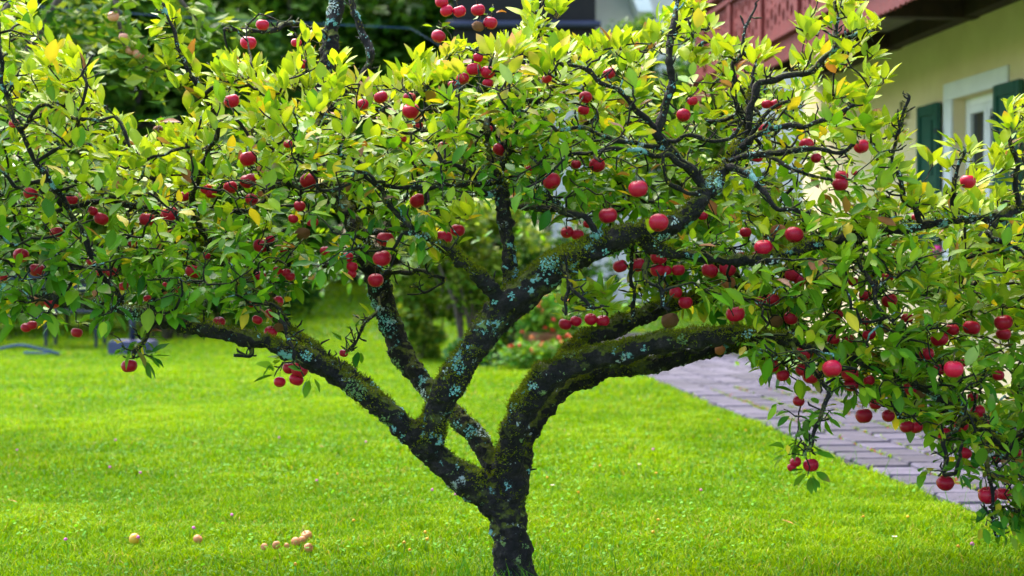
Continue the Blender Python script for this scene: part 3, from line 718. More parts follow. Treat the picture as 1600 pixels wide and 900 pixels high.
def pick_tint(rel, r):
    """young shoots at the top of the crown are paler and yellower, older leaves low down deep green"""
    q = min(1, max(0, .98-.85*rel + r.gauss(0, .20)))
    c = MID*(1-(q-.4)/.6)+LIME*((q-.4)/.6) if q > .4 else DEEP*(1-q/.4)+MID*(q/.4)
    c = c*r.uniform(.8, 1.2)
    z = r.random(); tipc = c; amt = 0
    if z < .035: c = YEL*r.uniform(.7, 1.1)
    elif z < .055: c = np.array([.26, .10, .03]) if r.random() < .5 else np.array([.22, .10, .05])
    elif z < .06+.15*(1-rel): tipc = np.array([.50, .26, .20]) if r.random() < .6 else np.array([.40, .14, .05]); amt = r.uniform(.4, 1)
    elif z < .22 and rel < .5: c = c*.6+np.array([.30, .40, .18])*.4
    return c, tipc, amt
leaves = []     # pos, dir, normal, length, variant, base, tipc, amt
def add_leaf(pos, dr, L, rel, pinky=False):
    up = Vector((random.gauss(0, .30), random.gauss(-.12, .30), 1))
    nr_ = up - dr*up.dot(dr)
    if nr_.length < .15: nr_ = dr.orthogonal()
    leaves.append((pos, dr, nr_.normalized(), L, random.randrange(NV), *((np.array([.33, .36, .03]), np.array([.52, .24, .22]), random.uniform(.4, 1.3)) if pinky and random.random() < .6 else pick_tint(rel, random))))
for (i, ids) in tw:
    tp, td, kind, rel = tips[i]
    ax = Vector(td); e1 = ax.orthogonal().normalized(); e2 = ax.cross(e1)
    if kind == 'a':
        nl = random.choice([0, 2, 3, 4, 5]); ax = Vector((0, 0, .6))
    else: nl = random.randint(6, 10)
    ph = random.random()*6.28; tx_, ty_, _ = PX(tp); pinky = kind != 'a' and 540 < tx_[0] < 840 and 40 < ty_[0] < 260 and random.random() < .22
    for k in range(nl):
        a = ph+k*2.4; out = e1*math.cos(a)+e2*math.sin(a)
        spread = random.uniform(.35, 1.15) if rel < .3 else random.uniform(.9, 2.4)
        dr = (ax*1.0 + out*spread + Vector((0, 0, .15 if rel < .4 else -.25))).normalized()
        L = random.uniform(.045, .080) if kind != 'a' else random.uniform(.045, .068)
        if k >= nl-2: L *= .7
        back = k/nl*random.uniform(.0, .035)
        base = Vector(tp) - Vector(td)*(.035-back if kind != 'a' else -.012)
        add_leaf(base+dr*.022, dr, L*(.82 if kind == 'x' and rel > .3 else 1), rel+(.35 if kind == 'x' and rel > .3 else 0), pinky)
    # along the shoot
    if kind != 'a' and len(ids) > 4:
        for t in ids[-min(len(ids)-1, 12):-2]:
            if random.random() < .55:
                a = random.random()*6.28; out = e1*math.cos(a)+e2*math.sin(a)
                dr = (ax*.6+out*1.2+Vector((0, 0, random.gauss(.1, .3)))).normalized()
                add_leaf(Vector(nodes[t])+dr*.018, dr, random.uniform(.042, .072), rel)
# keep clear what the photograph shows clear
lc = np.array([np.array(l[0]+l[1]*l[3]*.5) for l in leaves]); lx, ly, ld = PX(lc)
keep = np.ones(len(leaves), bool); rnd = rng.random(len(leaves))
for k in range(len(apples)):
    m_ = (np.hypot(lx-apx[k], ly-apy[k]) < apr[k]+9) & (ld < apd[k]+.02) & (rnd < (.96 if apr[k] > 9.5 else .8)); keep[m_] = False
def clear(chain, lo, hi, pad, prob, only=None):
    global keep
    x, y, d = PX(chain[:, :3]); r_ = chain[:, 3]/d*F
    for k in range(len(chain)):
        if not only(x[k], y[k]): continue
        m_ = (np.hypot(lx-x[k], ly-y[k]) < r_[k]+pad) & (ld < d[k]+.03) & (rnd < prob); keep[m_] = False
clear(chains['A'], 0, 1, 10, .95, lambda x, y: x > 440); clear(chains['A'], 0, 1, 4, .7, lambda x, y: 300 < x <= 440)
clear(chains['A2'], 0, 1, 8, .9, lambda x, y: y > 500)
clear(chains['B'], 0, 1, 12, .95, lambda x, y: x < 1060 and y > 395); clear(chains['B'], 0, 1, 6, .85, lambda x, y: y <= 395)
clear(chains['B2'], 0, 1, 10, .92, lambda x, y: y > 285); clear(chains['B3'], 0, 1, 10, .9, lambda x, y: x > 705)
clear(chains['C'], 0, 1, 10, .95, lambda x, y: y > 440); clear(chains['C'], 0, 1, 8, .8, lambda x, y: 300 < y <= 440); clear(chains['C'], 0, 1, 5, .85, lambda x, y: y < 100)
clear(chains['E'], 0, 1, 12, .95, lambda x, y: x < 1150); clear(chains['E2'], 0, 1, 10, .95, lambda x, y: x < 1130); clear(chains['Fu'], 0, 1, 10, .9, lambda x, y: x < 1050)
clear(chains['D'], 0, 1, 5, .75, lambda x, y: 1180 < x < 1300 or x > 1420)
for c in sub[:15]: clear(c, 0, 1, 5, .72, lambda x, y: True)
for c in sub[15:]: clear(c, 0, 1, 3, .55, lambda x, y: True)
keep &= ~((lx > 1380) & (lx < 1600) & (ly < np.interp(lx, [1380, 1400, 1440, 1480, 1500, 1540, 1560, 1580, 1600], [70, 115, 185, 215, 205, 225, 170, 140, 130])))
keep &= ~((lx > 160) & (lx < 238) & (ly < 180)) & ~((lx > 470) & (lx < 640) & (ly > 445) & (ly < 620) & (rnd < .6) & (ld > T))
leaves = [l for l, k in zip(leaves, keep) if k]; lx, ly, ld = lx[keep], ly[keep], ld[keep]
inframe = (lx > 10) & (lx < 1590) & (ly > 10) & (ly < 890)
near = np.argsort(np.where(inframe, ld, 99))[:290]; nearset = set(near.tolist())
# shared leaf meshes for the single leaves
lib = []
rl = random.Random(5)
for k in range(30):
    vs, fs, ts = LV[k % NV]; rel = (k//10)*.4
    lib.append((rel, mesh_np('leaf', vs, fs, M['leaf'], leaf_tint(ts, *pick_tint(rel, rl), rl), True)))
LVv, LFf, LTt = [], [], []; base = 0
for i, (pos, dr, nr_, L, vi, bc, tc_, am) in enumerate(leaves):
    sd_ = dr.cross(nr_)
    if i in nearset:
        rel = np.clip((ly[i]-top(lx[i]))/max(60, bot(lx[i])-top(lx[i])), 0, .99); me = lib[int(rel*3)*10+vi % 10][1]
        o = bpy.data.objects.new('leaf', me); link(o, tree)
        mt = Matrix(((sd_.x*L, dr.x*L, nr_.x*L, pos.x), (sd_.y*L, dr.y*L, nr_.y*L, pos.y), (sd_.z*L, dr.z*L, nr_.z*L, pos.z), (0, 0, 0, 1)))
        o.matrix_local = mt
        continue
    vs, fs, ts = LV[vi]
    LVv.append(np.array(pos)+L*(vs[:, :1]*np.array(sd_)+vs[:, 1:2]*np.array(dr)+vs[:, 2:]*np.array(nr_)))
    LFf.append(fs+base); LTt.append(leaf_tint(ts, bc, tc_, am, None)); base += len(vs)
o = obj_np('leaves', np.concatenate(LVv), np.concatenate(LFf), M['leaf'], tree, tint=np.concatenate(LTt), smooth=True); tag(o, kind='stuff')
print('leaves', len(leaves), 'twigs', len(tw), 'nodes', nn)

# withered brown leaves hanging from the low limb's end
dvs, dfs, dts = LV[6]; dead_me = mesh_np('dead_leaf', dvs, dfs, M['deadleaf'], None, True)
for px, py in ((8, 445), (14, 458), (45, 452), (41, 478), (118, 448), (124, 455), (136, 446), (52, 440), (1388, 512), (1300, 655)):
    p = P(px, py, T-.58); L = random.uniform(.05, .075); o = bpy.data.objects.new('dead_leaf', dead_me); link(o, tree)
    dr = Vector((random.gauss(0, .2), random.gauss(0, .2), -1)).normalized(); nr_ = Vector((random.gauss(0, .6), -1, 0)); nr_ = (nr_-dr*nr_.dot(dr)).normalized(); sd_ = dr.cross(nr_); p = p-dr*L*.5
    o.matrix_local = Matrix(((sd_.x*L, dr.x*L, nr_.x*L, p.x), (sd_.y*L, dr.y*L, nr_.y*L, p.y), (sd_.z*L, dr.z*L, nr_.z*L, p.z), (0, 0, 0, 1)))
    j = int(np.linalg.norm(nodes[:nn]-np.array(p), axis=1).argmin()); q = Vector(nodes[j])
    MB().tube([q, q.lerp(p, .5)+Vector((0, 0, .01)), p], [.002, .0016, .0012], 5).obj('twig', M['twig'], tree)
# moss tufts standing on the upper sides of the mossy limbs
mv, mf, mt_ = [], [], []; b = 0
fn_ = co[quads]; nrm_ = np.cross(fn_[:, 1]-fn_[:, 0], fn_[:, 2]-fn_[:, 0]); nrm_ /= np.linalg.norm(nrm_, axis=1, keepdims=True)+1e-9
mossw = np.array([{'trunk': .12, 'A': .5, 'A2': 1.3, 'B': .9, 'B2': .25, 'B3': 1.4, 'C': .12, 'E': 1.5, 'E2': .9, 'Fu': 1.6, 'D': .6}[keys[o_]] for o_ in own])
mn = np.array([noise.noise(Vector(p)*7) for p in fc]); mn2 = np.array([noise.noise(Vector(p)*30) for p in fc])
prob = np.clip((nrm_[:, 2]*.75+mn*1.1+mn2*.5+.05), 0, 1)*mossw
sel = np.nonzero(rng.random(len(fc)) < prob*1.1)[0]
sel = np.repeat(sel, 3); n = len(sel)
c0 = fc[sel]+rng.standard_normal((n, 3))*.003; hh = (.004+.009*rng.random(n))[:, None]
dr = nrm_[sel]+rng.standard_normal((n, 3))*.5; dr /= np.linalg.norm(dr, axis=1, keepdims=True)
sdv = np.cross(dr, rng.standard_normal((n, 3))); sdv /= np.linalg.norm(sdv, axis=1, keepdims=True); sdv *= (.0013+.0014*rng.random(n))[:, None]
mvv = np.stack([c0-sdv, c0+sdv, c0+dr*hh], 1).reshape(-1, 3)
tm = np.array([.055, .075, .003])*(1-mn[sel, None]) + np.array([.22, .24, .008])*np.clip(mn[sel, None]+.35, 0, 1); tm *= (.6+.7*rng.random((n, 1)))
o = obj_np('moss', mvv, np.arange(n*3).reshape(-1, 3), M['moss'], tree, tint=np.repeat(tm, 3, 0)); tag(o, kind='stuff')
print('moss', n)
def flakes(c0, nm, size, tint, lift):
    n = len(c0); d1 = np.cross(nm, rng.standard_normal((n, 3))); d1 /= np.linalg.norm(d1, axis=1, keepdims=True)+1e-9; d2 = np.cross(nm, d1)
    tl = nm*(rng.standard_normal((n, 1))*.5); s_ = size[:, None]; c0 = c0+nm*lift
    v = np.stack([c0-d1*s_, c0-d2*s_*.8+tl*s_, c0+d1*s_+tl*s_*.6, c0+d2*s_*.8], 1).reshape(-1, 3)
    f = (np.array([[0, 1, 2], [0, 2, 3]])[None]+(np.arange(n)*4)[:, None, None]).reshape(-1, 3)
    return v, f, np.repeat(tint, 4, 0)
LIC = np.array([(.20, .46, .43), (.30, .52, .48), (.52, .60, .58), (.17, .27, .10)])
lw = np.array([{'trunk': .5, 'A': 1.2, 'A2': .3, 'B': 1.5, 'B2': 1.5, 'B3': .6, 'C': 2.2, 'E': .5, 'E2': .4, 'Fu': .5, 'D': .7}[keys[o_]] for o_ in own]); lw = lw/lw.sum()
cs, ns_, ts_, zs_ = [], [], [], []
for sd_ in rng.choice(len(fc), 190, p=lw):
    R_ = .008+.030*rng.random()**1.6; dd = np.linalg.norm(fc-fc[sd_], axis=1); idx = np.nonzero((dd < R_) & ((nrm_*nrm_[sd_]).sum(1) > .2))[0]
    if not len(idx): continue
    k = int(8+len(idx)*1.3); pick = idx[rng.integers(0, len(idx), k)]; pick = pick[rng.random(k) > (dd[pick]/R_)**3*.8]
    col_ = LIC[rng.choice(4, p=[.42, .2, .18, .2])]
    cs.append(fc[pick]+rng.standard_normal((len(pick), 3))*.002); ns_.append(nrm_[pick]); ts_.append(col_*(.75+.5*rng.random((len(pick), 1)))); zs_.append(.002+.0028*rng.random(len(pick)))
v1 = flakes(np.concatenate(cs), np.concatenate(ns_), np.concatenate(zs_), np.concatenate(ts_), .0018)
# crusts on the thinner branches and twigs
cs, ns_, ts_, zs_ = [], [], [], []
CR = np.array([(.20, .19, .015), (.13, .15, .02), (.30, .27, .02), (.24, .44, .38), (.38, .46, .42), (.03, .025, .02)])
for c in sub + [np.concatenate([nodes[ids], np.minimum(nr[ids], .01)[:, None]], 1) for q, (i, ids) in enumerate(tw) if q in bigset]:
    for k in range(len(c)-1):
        if noise.noise(Vector(c[k, :3])*18) < -.12: continue
        m_ = rng.integers(2, 8)
        for _ in range(m_):
            p = c[k, :3]+(c[k+1, :3]-c[k, :3])*rng.random(); t_ = c[k+1, :3]-c[k, :3]; rd = np.cross(t_, rng.standard_normal(3)); rd /= np.linalg.norm(rd)+1e-9
            cs.append(p+rd*c[k, 3]*.95); ns_.append(rd); w_ = 3 if noise.noise(Vector(p)*9) > .12 else 0
            ts_.append(CR[min(5, w_+rng.integers(0, 3))]*(.6+.6*rng.random())); zs_.append(.0014+.0026*rng.random())
v2 = flakes(np.array(cs), np.array(ns_), np.array(zs_), np.array(ts_), .0012)
v, f, t = join_parts([v1, v2]); o = obj_np('lichen', v, f, M['moss'], tree, tint=t); tag(o, kind='stuff')
print('flakes', len(f))

# ---------------------------------------------------------------- apple objects
def apple_mesh(name, mat, seed, wrinkle=0):
    r = random.Random(seed); prof = []
    for k in range(13):
        a = math.pi*k/12; rr = math.sin(a)**.86*(1+.05*math.cos(a)); z = math.cos(a)*.86
        if k in (0,): z = .58
        if k == 1: z = .76; rr = .22
        if k == 11: z = -.79; rr = .20
        if k == 12: z = -.66
        prof.append((max(rr, .002), z))
    n = 18; vs = []; fs = []
    for rr, z in prof:
        for k in range(n):
            a = 2*math.pi*k/n; q = 1+.025*math.sin(5*a+seed)*(z < -.3)+.02*math.sin(2*a+seed)
            if wrinkle: q *= 1+wrinkle*noise.noise(Vector((math.cos(a)*3, math.sin(a)*3, z*3+seed)))
            vs.append((rr*q*math.cos(a), rr*q*math.sin(a), z))
    for i in range(len(prof)-1):
        for k in range(n): fs.append((i*n+k, (i+1)*n+k, (i+1)*n+(k+1) % n, i*n+(k+1) % n))
    me = bpy.data.meshes.new(name); me.from_pydata(vs, [], fs); me.materials.append(mat)
    for p in me.polygons: p.use_smooth = True
    return me
AM = {'r': [apple_mesh('apple', M['apple'], s) for s in range(4)], 'b': [apple_mesh('apple', M['rot'], s, .28) for s in range(2)], 'o': [apple_mesh('apple', M['orange_rot'], s+3, .18) for s in range(2)],
      'p': [apple_mesh('apple', M['pale_apple'], 9)], 'f': [apple_mesh('apple', M['fallen_apple'], 10, .05)], 'y': [apple_mesh('apple', M['yellow_apple'], 11)]}
vv, ff = tube_arrays([Vector((0, 0, .55)), Vector((.02, .01, .85)), Vector((.05, .02, 1.15)), Vector((.02, 0, 1.75))], [.05, .045, .045, .06], 6)
STEM = bpy.data.meshes.new('stem'); STEM.from_pydata(vv, [], ff); STEM.materials.append(M['stem'])
cb = MB()
for k in range(5):
    a = k*1.2566; dx, dy = math.cos(a), math.sin(a)
    cb.add([(dx*.03-dy*.05, dy*.03+dx*.05, -.68), (dx*.03+dy*.05, dy*.03-dx*.05, -.68), (dx*.16, dy*.16, -.84), (dx*.05, dy*.05, -.72)], [(0, 2, 1), (0, 3, 2), (1, 2, 3)])
cb.lathe([(.09, -.70), (.05, -.76), (.01, -.77)], n=8)
CAL = bpy.data.meshes.new('calyx'); CAL.from_pydata(cb.v, [], cb.f); CAL.materials.append(M['calyx'])
def put_apple(c, r3, kind, rot, label, group=None):
    o = bpy.data.objects.new('apple', random.choice(AM[kind])); COL.objects.link(o)
    o.location = c; o.scale = (r3, r3, r3*random.uniform(.94, 1.02)); o.rotation_euler = rot
    tag(o, label, 'apple', group)
    for nm, me in (('stem', STEM), ('calyx', CAL)):
        ch = bpy.data.objects.new(nm, me); COL.objects.link(ch); ch.parent = o
    return o
lab_ = list(range(len(apples)))
for i in range(len(apples)):
    for j in range(i):
        if math.hypot(apx[i]-apx[j], apy[i]-apy[j]) < (apr[i]+apr[j])*1.25:
            a_, b_ = lab_[i], lab_[j]; lab_ = [b_ if q == a_ else q for q in lab_]
bunch = [lab_.count(q) for q in lab_]
for idx, (px, py, rp, k, d) in enumerate(apples):
    c = P(px, py, d); r3 = rp*d/F; tp = Vector(apple_tops[idx])
    rot = (random.uniform(-.25, .45), random.uniform(-.35, .35), random.random()*6.28)
    g = None
    near_ = lambda x0, x1, y0, y1: x0 <= px <= x1 and y0 <= py <= y1
    if k == 'b': lab, g = 'shrivelled brown apple still hanging on the tree', 'shrivelled brown apples'
    elif k == 'o': lab, g = 'rotting orange brown apple hanging among red ones', 'rotting orange apples'
    elif near_(195, 210, 565, 580): lab = 'single red apple dangling on a thin leafy twig below the low mossy limb'
    elif near_(430, 475, 570, 600): lab, g = 'red apple in the bunch of four hanging under the low limb', 'bunch of four under the low limb'
    elif near_(880, 945, 495, 510): lab, g = 'red apple in the row of four hanging between the mossy limbs', 'row of four between the limbs'
    elif near_(1230, 1270, 720, 732): lab, g = 'red apple at the end of the dangling twig above the path edge', 'apples at the end of the dangling twig'
    elif near_(585, 603, 370, 440): lab, g = 'bright red apple hanging in front of the leaning lichened limb', 'apples before the leaning limb'
    elif near_(680, 770, 0, 60): lab, g = 'red apple in the bunch near the topmost leaves', 'bunch near the top of the tree'
    elif near_(535, 540, 545, 556): lab = 'small red apple on the thin sprig beside the leaning lichened limb'
    elif near_(1540, 1570, 765, 780): lab, g = 'red apple on the lowest drooping branch above the paving', 'apples on the lowest drooping branch'
    elif near_(940, 1035, 290, 425): lab, g = 'large red apple hanging along the thick limb that rises towards the house', 'apples along the thick limb'
    else:
        where = 'over the paved path' if px > 1040 and py > 400 else 'among bare twigs facing the house' if px > 1040 else 'in the dense leaves over the open lawn' if px < 480 else 'in the middle crown above the fork'
        nb = bunch[idx]
        how = {1: 'lone', 2: 'paired', 3: 'clustered'}.get(nb, 'thickly bunched'); big_ = 'large ' if r3 > .0275 else 'small ' if r3 < .0215 else ''
        tail = {1: 'hanging alone', 2: 'in a pair', 3: 'in a trio'}.get(nb, 'in a bigger bunch')
        lab = f'{big_}ripe red apple {tail} {where}'; g = f'{big_}{how} apples {where}'
    put_apple(c, r3, k, rot, lab, g)

# ---------------------------------------------------------------- house
H = empty('house', tuple(W(2, -.15, 0)), 'cream alpine house with red wooden balcony and green shutters behind the tree', 'house')
def hb(mb, s0, s1, n0, n1, z0, z1):
    return mb.box(W((s0+s1)/2, (n0+n1)/2, (z0+z1)/2), U*(s1-s0), N*(n1-n0), Z*(z1-z0))
o0, o1, zb, zt = -.46, .45, 1.0, 2.40
def hpart(name, mat, boxes, parent=H, bevel=0):
    mb = MB()
    for b in boxes: hb(mb, *b)
    o = mb.obj(name, mat, None, bevel=bevel)
    if parent is not None:
        pl = parent if parent is H else parent
        o.parent = pl; o.matrix_parent_inverse = (Matrix.Translation(H.location)).inverted() if pl is H else Matrix.Identity(4)
    return o
wall = hpart('wall', M['stucco'], [(-7, o0, -.35, 0, 0, 5.8), (o1, 4.6, -.35, 0, 0, 5.8), (o0, o1, -.35, 0, 0, zb), (o0, o1, -.35, 0, zt, 5.8)])
hpart('end_wall', M['stucco'], [(4.25, 4.6, -7, -.351, 0, 5.8)])
hpart('room', M['room'], [(-2, 2, -2.6, -2.5, .2, 2.8), (-2, -1.95, -2.5, -.36, .2, 2.8), (1.95, 2, -2.5, -.36, .2, 2.8), (-2, 2, -2.5, -.36, .1, .2), (-2, 2, -2.5, -.36, 2.8, 2.9)])
hpart('surround', M['white'], [(-.62, .62, 0, .022, 2.402, 2.54), (.452, .62, 0, .021, .86, 2.40), (-.62, -.462, 0, .021, .86, 2.40)], bevel=.003)
hpart('window_sill', M['white'], [(-.6, .6, -.1, .09, .94, 1.0)], bevel=.006)
win = hpart('window', M['white'], [(o0, o0+.07, -.17, -.10, zb, zt), (o1-.07, o1, -.17, -.10, zb, zt), (o0+.07, o1-.07, -.17, -.10, zt-.07, zt), (o0+.07, o1-.07, -.17, -.10, zb, zb+.07)], bevel=.004)
mid = (o0+o1)/2
for a, b in ((o0+.075, mid-.004), (mid+.004, o1-.075)):
    hpart('casement', M['white'], [(a, a+.055, -.15, -.085, zb+.075, zt-.075), (b-.055, b, -.15, -.085, zb+.075, zt-.075), (a+.055, b-.055, -.15, -.085, zt-.13, zt-.075), (a+.055, b-.055, -.15, -.085, zb+.075, zb+.13), (a+.055, b-.055, -.135, -.095, 1.74, 1.765), ], win, .003)
    for z0, z1 in ((zb+.13, 1.74), (1.765, zt-.13)):
        hpart('pane', M['glass'], [(a+.05, b-.05, -.122, -.116, z0, z1)], win)
# white curtains inside
for s0, s1 in ((o0+.02, o0+.17), (o1-.17, o1-.02)):
    mb = MB(); k = 10
    pts = [(s0+(s1-s0)*i/k, -.28+.02*math.sin(i*2.2)) for i in range(k+1)]
    vs = [W(s, n, z) for s, n in pts for z in (1.0, 2.4)]; mb.add(vs, [(2*i, 2*i+1, 2*i+3, 2*i+2) for i in range(k)])
    o = mb.obj('curtain', M['curtain'], None); o.parent = win
def shutter(s0, s1):
    sh = hpart('shutter', M['shutter'], [(s0, s0+.07, .03, .07, zb, zt), (s1-.07, s1, .03, .07, zb, zt), (s0+.07, s1-.07, .03, .07, zt-.09, zt), (s0+.07, s1-.07, .03, .07, zb, zb+.09), (s0+.07, s1-.07, .03, .07, 1.66, 1.75), (s0+.07, s1-.07, .038, .055, zb+.09, 1.66), (s0+.07, s1-.07, .038, .055, 1.75, zt-.09)], bevel=.004)
    for z0, z1 in ((zb+.14, 1.61), (1.80, zt-.14)): hpart('panel', M['shutter'], [(s0+.12, s1-.12, .05, .066, z0, z1)], sh, .006)
    for z in (1.2, 2.15): hpart('hinge', M['iron'], [(s0-.03 if s0 > 0 else s1-.05, s0+.05 if s0 > 0 else s1+.03, .07, .078, z, z+.03)], sh)
shutter(.635, 1.09); shutter(-.92, -.47)
# iron ornament on the wall
mb = MB()
c = lambda s, z, n=.03: W(1.55+s, n, 2.30+z)
mb.tube([c(0, -.1), c(0, .2)], .011, 6); mb.tube([c(-.13, .06), c(.13, .06)], .011, 6); mb.tube([c(-.08, .0), c(.08, .0)], .008, 6)
for sg in (-1, 1):
    mb.tube([c(sg*.13, .06), c(sg*.15, .09), c(sg*.12, .12), c(sg*.09, .1)], .008, 6)
mb.tube([c(0, 0, 0), c(0, 0, .035)], .012, 6)
orn = mb.obj('iron_ornament', M['iron'], None, True); tag(orn, 'small black iron cross ornament fixed to the cream house wall', 'ornament')
# balcony
BN = 1.27; s_end = 4.2
bal = hpart('balcony', M['floorwood'], [(-7, s_end, .0+.02, BN-.03, 3.13, 3.17)])
for k, s in enumerate((-5.1, -3.4, -1.7, 0, 1.68, 3.3)):
    hpart('joist', M['darkwood'], [(s-.07, s+.07, 0, BN-.04, 2.975, 3.128)], bal, .005)
hpart('wall_beam', M['darkwood'], [(-7, s_end, .003, .13, 2.985, 3.126)], bal)
hpart('edge_beam', M['darkwood'], [(-7, s_end, BN-.10, BN-.042, 2.96, 3.127)], bal)
# deck planks under the balcony
for k in range(6):
    n0 = .14+k*.172; hpart('plank', M['floorwood'], [(-7, s_end, n0, n0+.160, 3.116, 3.131)], bal)
# valance with a wavy cut edge
mb = MB(); vs = []; kk = 330
for i in range(kk+1):
    s = -7+(s_end+7)*i/kk; zlow = 2.735+.022*abs(math.sin(s*math.pi/.095))
    vs += [W(s, BN, zlow), W(s, BN, 2.93), W(s, BN+.022, zlow), W(s, BN+.022, 2.93)]
fs = []
for i in range(kk):
    a = 4*i; b = a+4; fs += [(a, a+1, b+1, b), (a+2, b+2, b+3, a+3), (a, b, b+2, a+2), (a+1, a+3, b+3, b+1)]
mb.add(vs, fs); o = mb.obj('valance', M['red'], None); o.parent = bal
hpart('lower_rail', M['red'], [(-7, s_end, BN-.02, BN+.07, 2.935, 2.985)], bal, .006)
hpart('top_rail', M['red'], [(-7, s_end, BN-.05, BN+.09, 3.62, 3.68)], bal, .008)
hpart('inner_rail', M['red'], [(-7, s_end, BN-.02, BN+.06, 3.52, 3.57)], bal, .004)
# balustrade boards: two neighbours leave oval and round cut-outs between them
def board_mesh(wd, var):
    zs = np.linspace(2.99, 3.515, 43); prof = []
    for z in zs:
        c = 0
        for zc, rz, rx in ((3.08, .02, .018), (3.19, .06, .036), (3.29, .02, .018), (3.40, .06, .036), (3.48, .016, .016)) if var else ((3.13, .05, .034), (3.24, .02, .018), (3.34, .02, .018), (3.44, .05, .034)):
            q = 1-((z-zc)/rz)**2
            if q > 0: c = max(c, rx*math.sqrt(q))
        prof.append(c)
    return zs, prof
s = -4.0; bi = 0; bw = .12
while s < s_end-.05:
    if bi % 9 == 0:
        hpart('post', M['red'], [(s, s+.13, BN-.03, BN+.05, 2.99, 3.515)], bal, .006); s += .134
    else:
        zs, pl = board_mesh(bw, bi % 2); _, pr = board_mesh(bw, (bi+1) % 2)
        vs = []; fs = []
        for z, a, b in zip(zs, pl, pr):
            vs += [W(s+.002+a, BN, z), W(s+bw-.002-b, BN, z), W(s+.002+a, BN+.022, z), W(s+bw-.002-b, BN+.022, z)]
        for i in range(len(zs)-1):
            a = 4*i; b = a+4; fs += [(a, b, b+1, a+1), (a+2, a+3, b+3, b+2), (a, a+2, b+2, b), (a+1, b+1, b+3, a+3)]
        mb = MB(); mb.add(vs, fs); o = mb.obj('balustrade_board', M['red'], None); o.parent = bal
        s += bw
    bi += 1
rf = hpart('roof', M['roof'], [(-8, 5.6, -3.6, 1.8, 5.85, 6.0)])
hpart('end_post', M['darkwood'], [(s_end-.14, s_end, BN-.12, BN+.0, 3.17, 5.85)], bal)
# window box with geraniums
wb = empty('window_box', tuple(W(0, .2, .8)), 'window box of bright pink geraniums under the house window', 'window box')
def wpart(o): o.parent = wb; o.matrix_parent_inverse = Matrix.Translation(wb.location).inverted()
mb = MB(); hb(mb, -.55, .55, .1, .28, .74, .92); o = mb.obj('box', M['darkwood'], None, bevel=.01); wpart(o)
def blob_leaves(n, cfun, size, tints, flat=.6):
    c = np.array([cfun() for _ in range(n)]); d1 = rng.standard_normal((n, 3)); d1[:, 2] *= flat; d1 /= np.linalg.norm(d1, axis=1, keepdims=True)
    d2 = np.cross(d1, rng.standard_normal((n, 3))+np.array([0, 0, 1.5])); d2 /= np.linalg.norm(d2, axis=1, keepdims=True)
    s = (size*(.6+.8*rng.random(n)))[:, None]; d1 = d1*s; d2 = d2*s*.55; nn_ = np.cross(d1, d2)/np.maximum(s, 1e-6)*.5
    v = np.stack([c-d1, c-d2*.9-d1*.1, c+d1, c+d2*.9-d1*.1], 1); v[:, 1] += nn_*.5; v[:, 3] += nn_*.5
    f = np.array([[0, 1, 2], [0, 2, 3]])[None]+(np.arange(n)*4)[:, None, None]
    tt = np.array(tints)[rng.integers(0, len(tints), n)]*(.7+.6*rng.random((n, 1)))
    return v.reshape(-1, 3), f.reshape(-1, 3), np.repeat(tt, 4, 0)
def gauss_at(c, sx, sy, sz): return lambda: (c[0]+random.gauss(0, sx), c[1]+random.gauss(0, sy), c[2]+random.gauss(0, sz))
def wbox(): 
    q = W(random.uniform(-.6, .6), .2+random.gauss(0, .09), .95+random.gauss(0, .11)); return tuple(q)
v, f, t = blob_leaves(700, wbox, .035, [(.06, .20, .02), (.12, .28, .02)]); o = obj_np('foliage', v, f, M['bgleaf'], wb, tint=t)
def flower_head(name, c, r, mat, parent, n=9):
    mb = MB()
    for k in range(n):
        a = random.random()*6.28; e = random.uniform(-.4, 1.4); d = Vector((math.cos(a)*math.cos(e), math.sin(a)*math.cos(e), math.sin(e)))
        q = Vector(c)+d*r*.7; s1 = d.orthogonal().normalized()*r*.5; s2 = d.cross(s1).normalized()*r*.5
        mb.add([q-s1-d*.1*r, q-s2, q+s1-d*.1*r, q+s2, q+d*r*.25], [(0, 1, 4), (1, 2, 4), (2, 3, 4), (3, 0, 4)])
    return mb.obj(name, mat, parent, True)
for k in range(26):
    flower_head('blossom', W(random.uniform(-.6, .6), .24+random.gauss(0, .1), 1.0+random.gauss(0, .13)), random.uniform(.03, .05), M['pinkpetal'], wb)

# ---------------------------------------------------------------- far white house with a dark timber loggia
yF = 27.0; tz = float(terrain(yF))
HF = empty('neighbouring_house', (2.5, yF+3, tz), 'white house with dark timber loggia beyond the shrubs', 'house')
MB().aabb(.72, 5.2, yF, yF+6, tz-.3, 6.6).obj('wall', M['whitewall'], HF)
MB().aabb(-1.0, 1.42, yF-.9, yF-.02, 4.5, 7.4).obj('loggia', M['blackwood'], HF)
MB().aabb(-1.0, -.85, yF-.9, yF-.75, tz-.3, 4.3).obj('post', M['darkwood'], HF)
MB().tube([(-1.1, yF-1.0, 5.15), (1.5, yF-1.0, 5.15)], .06, 8).obj('gutter', M['gutter'], HF)
mb = MB(); mb.add([(1.55, yF-.8, 6.9), (1.95, yF-.8, 6.9), (2.4, yF-.8, 5.4), (2.15, yF-.8, 5.4), (1.55, yF-.02, 6.9), (1.95, yF-.02, 6.9), (2.4, yF-.02, 5.4), (2.15, yF-.02, 5.4)], [(0,1,2,3), (4,7,6,5), (0,4,5,1), (1,5,6,2), (2,6,7,3), (3,7,4,0)])
mb.obj('brace', M['white'], HF)
MB().aabb(-1.6, 5.8, yF-1.4, yF+7, 7.4, 7.6).obj('roof', M['roof'], HF)
